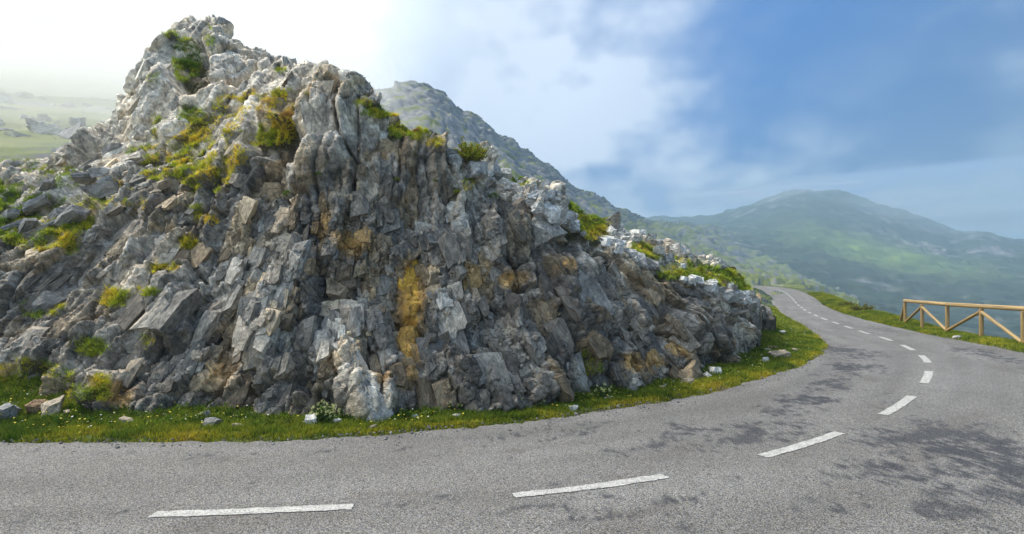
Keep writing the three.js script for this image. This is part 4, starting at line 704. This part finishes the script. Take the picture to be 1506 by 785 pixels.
// ---------------------------------------------------------------- loose stones
const white = g => { g.setAttribute('color', new THREE.BufferAttribute(new Float32Array(g.attributes.position.count * 3).fill(1), 3)); return g; };
const stones = []; for (let i = 0; i < 12; i++) stones.push(white(shardGeometry(6 + i % 5, 0.34, 2)));
const flats = []; for (let i = 0; i < 4; i++) flats.push(white(shardGeometry(7, 0.22, 2).scale(1.1, 0.5, 1)));
const slabs = []; for (let i = 0; i < 6; i++) slabs.push(white(shardGeometry(4, 0.2, 2).scale(1.2, 0.6, 0.8)));
const stoneOf = (...c) => new THREE.MeshStandardMaterial({ color: new THREE.Color(...c), map: rockMap, bumpMap: rockBump, bumpScale: 0.03, roughness: 0.92 });
const stoneMats = [stoneOf(0.88, 0.86, 0.81), stoneOf(0.62, 0.605, 0.57), stoneOf(0.38, 0.372, 0.355), stoneOf(0.58, 0.52, 0.44)];
const tanMat = stoneOf(0.66, 0.55, 0.4);
function stone(name, p, r, label, group, mat, gs = stones, sink = 0.35) { const m = new THREE.Mesh(gs[Math.floor(rnd() * gs.length)], mat); m.scale.set(r * rr(0.8, 1.3), r * rr(0.75, 1.15), r * rr(0.8, 1.2)); m.rotation.set(rr(-0.35, 0.35), rnd() * 6.283, rr(-0.35, 0.35)); m.position.copy(p); m.position.y += r * (0.5 - sink) * 0.6; shade(m); return tag(top(m, name), label, 'rock', group); }
{
  const lineAt = (k, x) => { for (let i = 1; i < outcropRows.length; i++) if (x <= outcropRows[i][0]) { const a = outcropRows[i - 1], b = outcropRows[i], t = (x - a[0]) / (b[0] - a[0]); return lerp(a[k][0], b[k][0], t); } return 450; };
  let n = 0;
  for (let k = 0; k < 1500 && n < 285; k++) { // pale rubble along the crest
    const px = 650 + 465 * Math.pow(rnd(), 0.85), a = lineAt(6, px), b = lineAt(4, px), py = lerp(a - 1, b + 2, Math.pow(rnd(), 1.3)); if (grassAt(px, py) > 0.5) continue;
    const h = surf(px, py); if (!h) continue; n++; const mi = rnd() < 0.65 ? 0 : rnd() < 0.6 ? 1 : 3;
    stone('crest_stone', h.p, rr(0.045, 0.12) * (rnd() < 0.16 ? 1.7 : 1) * lerp(0.9, 1.15, (px - 650) / 465), `${['whitish', 'light grey', '', 'cream tinted'][mi]} limestone rubble stone lying along the crest of the outcrop`, `${['whitish', 'light grey', '', 'cream tinted'][mi]} rubble along the crest`, stoneMats[mi]);
  }
  for (let k = 0; k < 22; k++) { const px = rr(0, 190), a = lineAt(6, px), b = lineAt(4, px), py = rr(a + 2, b - 4), h = surf(px, py); if (!h) continue; const r = rr(0.12, 0.22), m = stone('slope_stone', h.p, r, 'grey limestone slab on the grassy slope left of the spire', 'slabs on the grassy slope', stoneMats[rnd() < 0.4 ? 1 : 2], slabs, 0.5); m.scale.set(r * rr(0.9, 1.5), r * rr(0.9, 1.4), r * rr(0.8, 1.2)); m.rotation.set(rr(-0.3, 0.3), rr(-0.6, 0.6), rr(0.1, 0.7)); }
    for (let k = 0; k < 60; k++) { // boulders strewn over the misty slope
    const px = rr(-10, 175), d = 21 + 46 * Math.pow(rnd(), 0.8), py = lerp(tabulate([[20, 266], [45, 172], [80, 120]], d), tabulate([[20, 270], [45, 192], [80, 150]], d), clamp(px / 200)), r = rr(0.25, 0.75) * (rnd() < 0.15 ? 1.7 : 1);
    stone('hillside_stone', P(px, py + 1, d), r, 'pale boulder on the misty green hillside behind the outcrop', 'boulders on the misty hillside', stoneMats[rnd() < 0.5 ? 1 : 2], rnd() < 0.5 ? slabs : stones, 0.6);
  }
  const verge = [[185, 623, 0.1, 'tan'], [312, 626, 0.1, 'grey'], [348, 629, 0.07, 'tan'], [458, 625, 0.11, 'pale'], [495, 624, 0.07, 'pale'], [548, 631, 0.05, 'tan'], [75, 610, 0.12, 'tan'], [52, 608, 0.12, 'brown'], [8, 616, 0.14, 'grey'], [70, 603, 0.07, 'pale'], [100, 612, 0.06, 'tan'], [610, 616, 0.05, 'pale'], [625, 612, 0.05, 'grey'], [672, 614, 0.07, 'pale'], [706, 607, 0.06, 'grey'], [635, 620, 0.04, 'tan'], [844, 604, 0.06, 'pale'], [1012, 564, 0.09, 'tan'], [1053, 552, 0.13, 'pale'], [1040, 556, 0.08, 'pale'], [975, 571, 0.08, 'tan'], [1145, 525, 0.26, 'tan'], [1150, 490, 0.1, 'pale'], [1137, 514, 0.12, 'brown'], [1168, 518, 0.08, 'tan'], [1128, 516, 0.08, 'pale'], [1126, 533, 0.08, 'pale'], [240, 615, 0.06, 'tan'], [305, 615, 0.07, 'grey'], [930, 576, 0.08, 'grey'], [1030, 545, 0.12, 'tan'], [895, 588, 0.06, 'tan'], [1408, 498, 0.12, 'pale']];
  const kinds = { tan: [tanMat, 'small tan stone half sunk in the verge grass'], grey: [stoneMats[2], 'small grey stone half sunk in the verge grass'], pale: [stoneMats[0], 'small whitish stone lying in the verge grass'], brown: [stoneOf(0.42, 0.27, 0.15), 'small rusty brown stone in the verge grass'] };
  for (const [px, py, r, c] of verge) { const g = groundAt(px, py); if (px === 1145) { stone('verge_stone', g, r, 'largest tan stone on the verge near the end of the outcrop', 'stones on the verge', tanMat, flats, 0.1); continue; } stone('verge_stone', g, r * 0.9, kinds[c][1], c + ' stones on the verge', kinds[c][0], rnd() < 0.5 ? flats : stones, -0.1); }
}

// ---------------------------------------------------------------- flowering plants and the bush
const leafMat = c => new THREE.MeshPhysicalMaterial({ color: new THREE.Color(...c), vertexColors: true, roughness: 0.8, side: THREE.DoubleSide, transmission: 0.3, thickness: 0, specularIntensity: 0.3 });
function leaves(list) { const pos = [], idx = [], col = [], a = new THREE.Vector3(), b = new THREE.Vector3(); for (const { p, d, l, w, v } of list) { b.crossVectors(d, new THREE.Vector3(rr(-1, 1), rr(-0.3, 1), rr(-1, 1))).normalize(); const o = pos.length / 3; for (const [t, s] of [[0, 0], [0.45, -0.5], [0.45, 0.5], [1, 0]]) { a.copy(p).addScaledVector(d, t * l).addScaledVector(b, s * w); if (s) a.y += 0.1 * w; pos.push(a.x, a.y, a.z); col.push(v[0], v[1], v[2]); } idx.push(o, o + 2, o + 1, o + 1, o + 2, o + 3); } return geo(pos, idx, col); }
function stemsGeo(list, r) { return mergeGeometries(list.map(([a, b]) => { const m = a.clone().lerp(b, 0.5).add(new THREE.Vector3(rr(-0.03, 0.03), 0, rr(-0.03, 0.03))); return new THREE.TubeGeometry(new THREE.QuadraticBezierCurve3(a, m, b), 4, r, 4); })); }
const stemMat = new THREE.MeshStandardMaterial({ color: new THREE.Color(0.07, 0.09, 0.03), roughness: 0.9 }), twigMat = new THREE.MeshStandardMaterial({ color: new THREE.Color(0.12, 0.08, 0.045), roughness: 0.9 });
const herbMat = leafMat([0.07, 0.13, 0.02]), bushMat = leafMat([0.3, 0.33, 0.03]), petalMat = new THREE.MeshPhysicalMaterial({ color: new THREE.Color(0.68, 0.7, 0.3), roughness: 0.8, side: THREE.DoubleSide, transmission: 0.25, thickness: 0 });
const ball = () => new THREE.Vector3(rr(-1, 1), rr(-1, 1), rr(-1, 1)).normalize();
function floweringPlant(p, r, heads, label) {
  const t = top(new THREE.Group(), 'flowering_plant'); t.position.copy(p); tag(t, label, 'plant', 'flowering plants on the verge');
  const st = [], lf = [], fl = [];
  for (let i = 0; i < heads; i++) {
    const a = rnd() * 6.283, q = Math.sqrt(rnd()) * r, e = new THREE.Vector3(Math.cos(a) * q, r * rr(0.5, 1.5) * (1 - 0.35 * q / r), Math.sin(a) * q); st.push([new THREE.Vector3(e.x * 0.15, -0.03, e.z * 0.15), e]);
    for (let k = 0; k < 12; k++) { const f = e.clone().multiplyScalar(rr(0.15, 0.9)); lf.push({ p: f, d: ball(), l: rr(0.03, 0.07), w: rr(0.015, 0.03), v: new Array(3).fill(rr(0.6, 1.3)) }); }
    for (let k = 0; k < 16; k++) { const f = e.clone().add(ball().multiplyScalar(rr(0, 0.028))); f.y += 0.01; fl.push({ p: f, d: ball().setY(rr(0, 1)).normalize(), l: 0.013, w: 0.012, v: new Array(3).fill(rr(0.8, 1.15)) }); }
  }
  for (const [n, g, m] of [['stems', stemsGeo(st, 0.003), stemMat], ['foliage', leaves(lf), herbMat], ['flower_heads', leaves(fl), petalMat]]) { const me = new THREE.Mesh(g, m); me.name = n; t.add(me); }
  shade(t);
}
for (const [px, py, r, n, label] of [[476, 622, 0.2, 46, 'dense pale yellow flowering plant beside whitish stones under the cliff'], [515, 618, 0.16, 8, 'leafy plant with few flowers beside the bright grey slab foot'], [752, 604, 0.16, 16, 'sparse pale yellow flowering plant under the cliff right of the ochre stain'], [790, 600, 0.13, 12, 'low pale yellow flowering plant in the middle of three under the cliff'], [886, 588, 0.17, 20, 'pale yellow flowering plant furthest along the cliff towards the bend'], [665, 606, 0.16, 5, 'dark leafy plant with hardly any flowers under the cliff'], [585, 608, 0.13, 4, 'small dark leafy plant just right of the bright slab foot'], [296, 618, 0.08, 6, 'small flowering plant among the grass under the left face']]) floweringPlant(groundAt(px, py), r, n, label);
{
  const h = surf(690, 236), t = top(new THREE.Group(), 'bush'); t.position.copy(h.p); t.position.y -= 0.05; tag(t, 'yellow green leafy bush standing on the crest of the outcrop', 'bush');
  const st = [], lf = [];
  for (let i = 0; i < 70; i++) { const a = rnd() * 6.283, q = Math.sqrt(rnd()) * 0.33, e = new THREE.Vector3(Math.cos(a) * q, rr(0.2, 0.52) * (1 - 0.5 * q / 0.3) + (rnd() < 0.2 ? 0.08 : 0), Math.sin(a) * q * 0.8); st.push([new THREE.Vector3(e.x * 0.3, -0.05, e.z * 0.3), e]); for (let k = 0; k < 40; k++) { const f = e.clone().multiplyScalar(rr(0.25, 1.03)).addScaledVector(ball(), rr(0, 0.04)); const y = rr(0.6, 1.35), w = rnd() < 0.2 ? 1.4 : 1; lf.push({ p: f, d: ball().setY(rr(0, 1)).normalize(), l: rr(0.035, 0.065), w: rr(0.02, 0.035), v: [y * w, y, y * 0.9] }); } }
  for (const [n, g, m] of [['stems', stemsGeo(st, 0.005), twigMat], ['foliage', leaves(lf), bushMat]]) { const me = new THREE.Mesh(g, m); me.name = n; t.add(me); }
  shade(t);
}
{ // dark broad-leaved herbs at the foot of the cliff
  const cl = []; for (let i = 0; i < 3; i++) { const lf = []; for (let k = 0; k < 34; k++) { const a = rnd() * 6.283, e = rr(0.2, 1.3), d = new THREE.Vector3(Math.cos(a) * Math.cos(e), Math.sin(e), Math.sin(a) * Math.cos(e)); lf.push({ p: d.clone().multiplyScalar(rr(0.02, 0.13)), d, l: rr(0.04, 0.09), w: rr(0.02, 0.04), v: new Array(3).fill(rr(0.6, 1.3)) }); } cl.push(leaves(lf)); }
  const items = []; for (let k = 0; k < 2600; k++) { const s = rr(S0 - 11, S0 + 12), d = rr(0.45, 2.1), off = -wl(s) - d, [x, z] = offsetPoint(s, off), n = fbm(x * 0.8, z * 0.8, 41, 3); if (n < 0.04 - 0.12 * sstep(0.6, 1.5, d)) continue; items.push({ p: new THREE.Vector3(x, groundHeight(s, off), z), n: UP.clone().add(new THREE.Vector3(rr(-0.3, 0.3), 0, rr(-0.3, 0.3))).normalize(), s: rr(0.3, 0.75), c: grassColour(clamp(rr(-0.1, 0.35))) }); }
  const hm = new THREE.MeshPhysicalMaterial({ roughness: 0.8, vertexColors: true, side: THREE.DoubleSide, transmission: 0.25, thickness: 0, specularIntensity: 0.3 });
  field('verge_herbs', cl[0], items, hm, 'dark broad leaved herbs at the foot of the cliff').userData.category = 'herbs';
}
for (const [px, d, r, h, label] of [[1246, 33, 0.75, 0.55, 'low brownish shrub on the bank across the road before the fence'], [1228, 38, 0.6, 0.4, 'low shrub on the far bank beside the brownish shrub']]) {
  const x = (px - CX) * d / F, z = -d, [s, o] = roadCoords(x, z), off = Math.max(o, wr(s) + 0.9), [gx, gz] = offsetPoint(s, off), t = top(new THREE.Group(), 'bank_shrub'); t.position.set(gx, groundHeight(s, off), gz); tag(t, label, 'shrub');
  const st = [], lf = [];
  for (let i = 0; i < 60; i++) { const a = rnd() * 6.283, q = Math.sqrt(rnd()) * r, e = new THREE.Vector3(Math.cos(a) * q, h * rr(0.4, 1) * (1 - 0.5 * q / r), Math.sin(a) * q); st.push([new THREE.Vector3(e.x * 0.4, -0.05, e.z * 0.4), e]); for (let k = 0; k < 26; k++) { const v = rr(0.4, 1.1); lf.push({ p: e.clone().multiplyScalar(rr(0.3, 1.02)).addScaledVector(ball(), rr(0, 0.06)), d: ball(), l: rr(0.05, 0.1), w: rr(0.03, 0.05), v: [v * rr(0.7, 1), v * 0.75, v] }); } }
  for (const [n, g, m] of [['stems', stemsGeo(st, 0.008), twigMat], ['foliage', leaves(lf), bushMat]]) { const me = new THREE.Mesh(g, m); me.name = n; t.add(me); }
  shade(t);
}
{ // small yellow flowers strewn in the verge
  const items = [];
  for (let k = 0; k < 2600; k++) { const s = rr(S0 - 10, S0 + 34), d = rr(0.1, s > S0 + 9 ? 3.2 : 1.4), off = -wl(s) - d, [x, z] = offsetPoint(s, off), n = noise(x * 0.8, z * 0.8, 5); if (n < 0.05 && rnd() < 0.8) continue; items.push({ p: new THREE.Vector3(x, groundHeight(s, off) + rr(0.05, 0.12), z), n: UP.clone().add(new THREE.Vector3(rr(-0.4, 0.4), 0, rr(-0.4, 0.4))).normalize(), s: rr(0.6, 1.3), c: rnd() < 0.75 ? [0.62, 0.5, 0.03] : [0.7, 0.7, 0.6] }); }
  const g = new THREE.CylinderGeometry(0.011, 0.005, 0.006, 7), m = field('verge_flowers', g, items, new THREE.MeshStandardMaterial({ roughness: 0.8 }), 'tiny yellow and white flowers strewn in the verge grass'); m.userData.category = 'flowers';
}

// ---------------------------------------------------------------- fog bank on the left hillside: lobes of cloud, thin towards their rims
{
  const mat = new THREE.MeshPhysicalMaterial({ color: 0xffffff, vertexColors: true, transparent: true, roughness: 1, transmission: 0.85, thickness: 0, specularIntensity: 0, side: THREE.DoubleSide });
  const bank = top(new THREE.Group(), 'cloud_bank'); tag(bank, 'white fog bank hanging on the hillside left of the spire', 'fog', null, 'structure');
  const lobe = (c, rx, ry, rz, alpha, sd, parent = bank) => {
    const g = new THREE.SphereGeometry(1, 72, 48), p = g.attributes.position, col = new Float32Array(p.count * 4);
    for (let i = 0; i < p.count; i++) {
      const x = p.getX(i), y = p.getY(i), z = p.getZ(i), n = fbm(x * 1.6 + sd, y * 1.6, z * 1.6, 4), q = 1 + 0.18 * n;
      p.setXYZ(i, x * rx * q, y * ry * q, z * rz * q); const rim = Math.hypot(x, y);
      col.set([0.97, 0.975, 0.98, alpha * 1.25 * Math.pow(clamp(1 - rim * rim), 1.6) * clamp(1 + 0.8 * fbm(x * 2.5 + sd, y * 1.6, z + 5, 4), 0.3, 1.4)], i * 4);
    }
    g.setAttribute('color', new THREE.BufferAttribute(col, 4)); g.computeVertexNormals();
    const m = new THREE.Mesh(g, mat); m.name = 'cloud_lobe'; m.position.copy(c); m.rotation.y = Math.atan2(-c.x, -c.z) + rr(-0.15, 0.15); if (parent === bank) m.rotation.z = 0.12 + rr(-0.22, 0.3); parent.add(m);
  };
  const L = [[120, 175, 30, 22, 6, 2, 0.09], [30, 160, 40, 34, 9, 3, 0.14], [150, 140, 52, 38, 11, 4, 0.16], [-70, 120, 68, 52, 14, 5, 0.18], [130, 112, 80, 56, 17, 5, 0.3], [20, 106, 96, 74, 22, 6, 0.42], [160, 108, 112, 64, 24, 7, 0.45], [40, 110, 132, 100, 30, 8, 0.55], [190, 120, 155, 70, 30, 8, 0.5]];
  L.forEach(([px, py, d, rx, ry, rz, al], i) => lobe(P(px, py - 24, d), rx, ry, rz, al, i * 7.7));
  const cap = top(new THREE.Group(), 'summit_cloud'); tag(cap, 'thin mist drifting over the far mountain across the valley', 'cloud', null, 'structure');
  [[1070, 288, 1050, 130, 24, 30, 0.17], [1190, 272, 1080, 150, 22, 30, 0.15], [1330, 300, 980, 170, 30, 34, 0.17], [1450, 322, 900, 150, 30, 30, 0.16]].forEach(([px, py, d, rx, ry, rz, al], i) => lobe(P(px, py, d), rx, ry, rz, al, i * 5.3 + 60, cap));
}

// ---------------------------------------------------------------- wooden fence on the valley side
{
  const woodTex = (() => { const n = 256, t = grainTexture(n, (i, j) => { const u = i / n * 6.283, a = Math.cos(u) * 3, b = Math.sin(u) * 3, s = j / n * 6.283, cc = Math.cos(s) * 0.8, ss = Math.sin(s) * 0.8; const g = fbm(a * 3, b * 3 + cc, ss, 4), kn = sstep(0.28, 0.4, fbm(a * 0.6 + 5, b * 0.6 + cc * 2, ss * 2, 3)); const v = clamp(0.84 + g * 0.8 - kn * 0.4) * 255, gw = sstep(0.0, 0.3, fbm(a + 20, b + cc * 3, ss * 3, 3)); return [lerp(v, v * 0.82, gw), lerp(v * 0.97, v * 0.86, gw), lerp(v * 0.9, v * 0.98, gw)]; }); t.colorSpace = THREE.SRGBColorSpace; return t; })();
  const wood = new THREE.MeshStandardMaterial({ color: new THREE.Color(0.52, 0.36, 0.15), map: woodTex, roughness: 0.75 }), wood2 = new THREE.MeshStandardMaterial({ color: new THREE.Color(0.6, 0.44, 0.22), map: woodTex, roughness: 0.75 });
  const fence = top(new THREE.Group(), 'wooden_fence'); tag(fence, 'rustic round log fence with diagonal braces on the valley edge', 'fence');
  const log = (name, a, b, r, m, bev = 0.012) => { const l = a.distanceTo(b), g = new THREE.LatheGeometry([[0, 0], [r - bev, 0], [r, bev], [r * 0.985, l * 0.5], [r, l - bev], [r - bev, l], [0, l]].map(q => new THREE.Vector2(...q)), 14); const me = new THREE.Mesh(g, m); me.name = name; me.position.copy(a); me.quaternion.setFromUnitVectors(UP, b.clone().sub(a).normalize()); fence.add(me); return me; };
  const posts = [[1331, 24.4], [1356, 22.3], [1393, 20.2], [1443, 17.9], [1505, 15.7], [1590, 13.6]].map(([px, d]) => { const x = (px - CX) * d / F, z = -d, [s, o] = roadCoords(x, z); return new THREE.Vector3(x, groundHeight(s, Math.min(o, wr(s) + 1.2)), z); });
  const H = 1.02, R = 0.062, topOf = (p, h = H) => p.clone().setY(p.y + h), foot = p => p.clone().setY(p.y + 0.1);
  for (let i = 0; i < posts.length; i++) posts[i].y = lerp(posts[i].y, [0.32, 0.28, 0.26, 0.23, 0.22, 0.22][i], 0.8);
  const toRoad = new THREE.Vector3(-0.78, 0, 0.25).normalize();
  for (const p of posts) log('post', p.clone().setY(p.y - 0.5), topOf(p, H - 0.06), R, wood);
  const rail = (a, b, m) => log('rail', topOf(a, H), topOf(b, H), 0.07, m);
  const e0 = posts[0].clone().lerp(posts[1], -0.05); rail(e0, posts[2], wood2); rail(posts[2].clone().lerp(posts[3], 0.004), posts[5].clone().lerp(posts[4], 0.5), wood2);
  const side = v => v.addScaledVector(toRoad, 0.02);
  const brace = (t, f, m) => { const a = side(topOf(t, H - 0.15)), b = side(foot(f)), dir = b.clone().sub(a).normalize(); log('brace', a.addScaledVector(dir, 0.05), b.addScaledVector(dir, -0.05), 0.05, m); };
  brace(posts[1], posts[0], wood); brace(posts[1], posts[2], wood2); brace(posts[3], posts[2], wood); brace(posts[3], posts[4], wood2); brace(posts[5], posts[4], wood);
  const far = posts[0].clone().addScaledVector(posts[0].clone().sub(posts[1]).setY(0).normalize(), 0.9); const a = topOf(posts[0], H - 0.1); log('brace', a, far.setY(posts[0].y - 0.1), 0.055, wood);
  shade(fence);
}
renderer.render(scene, camera);
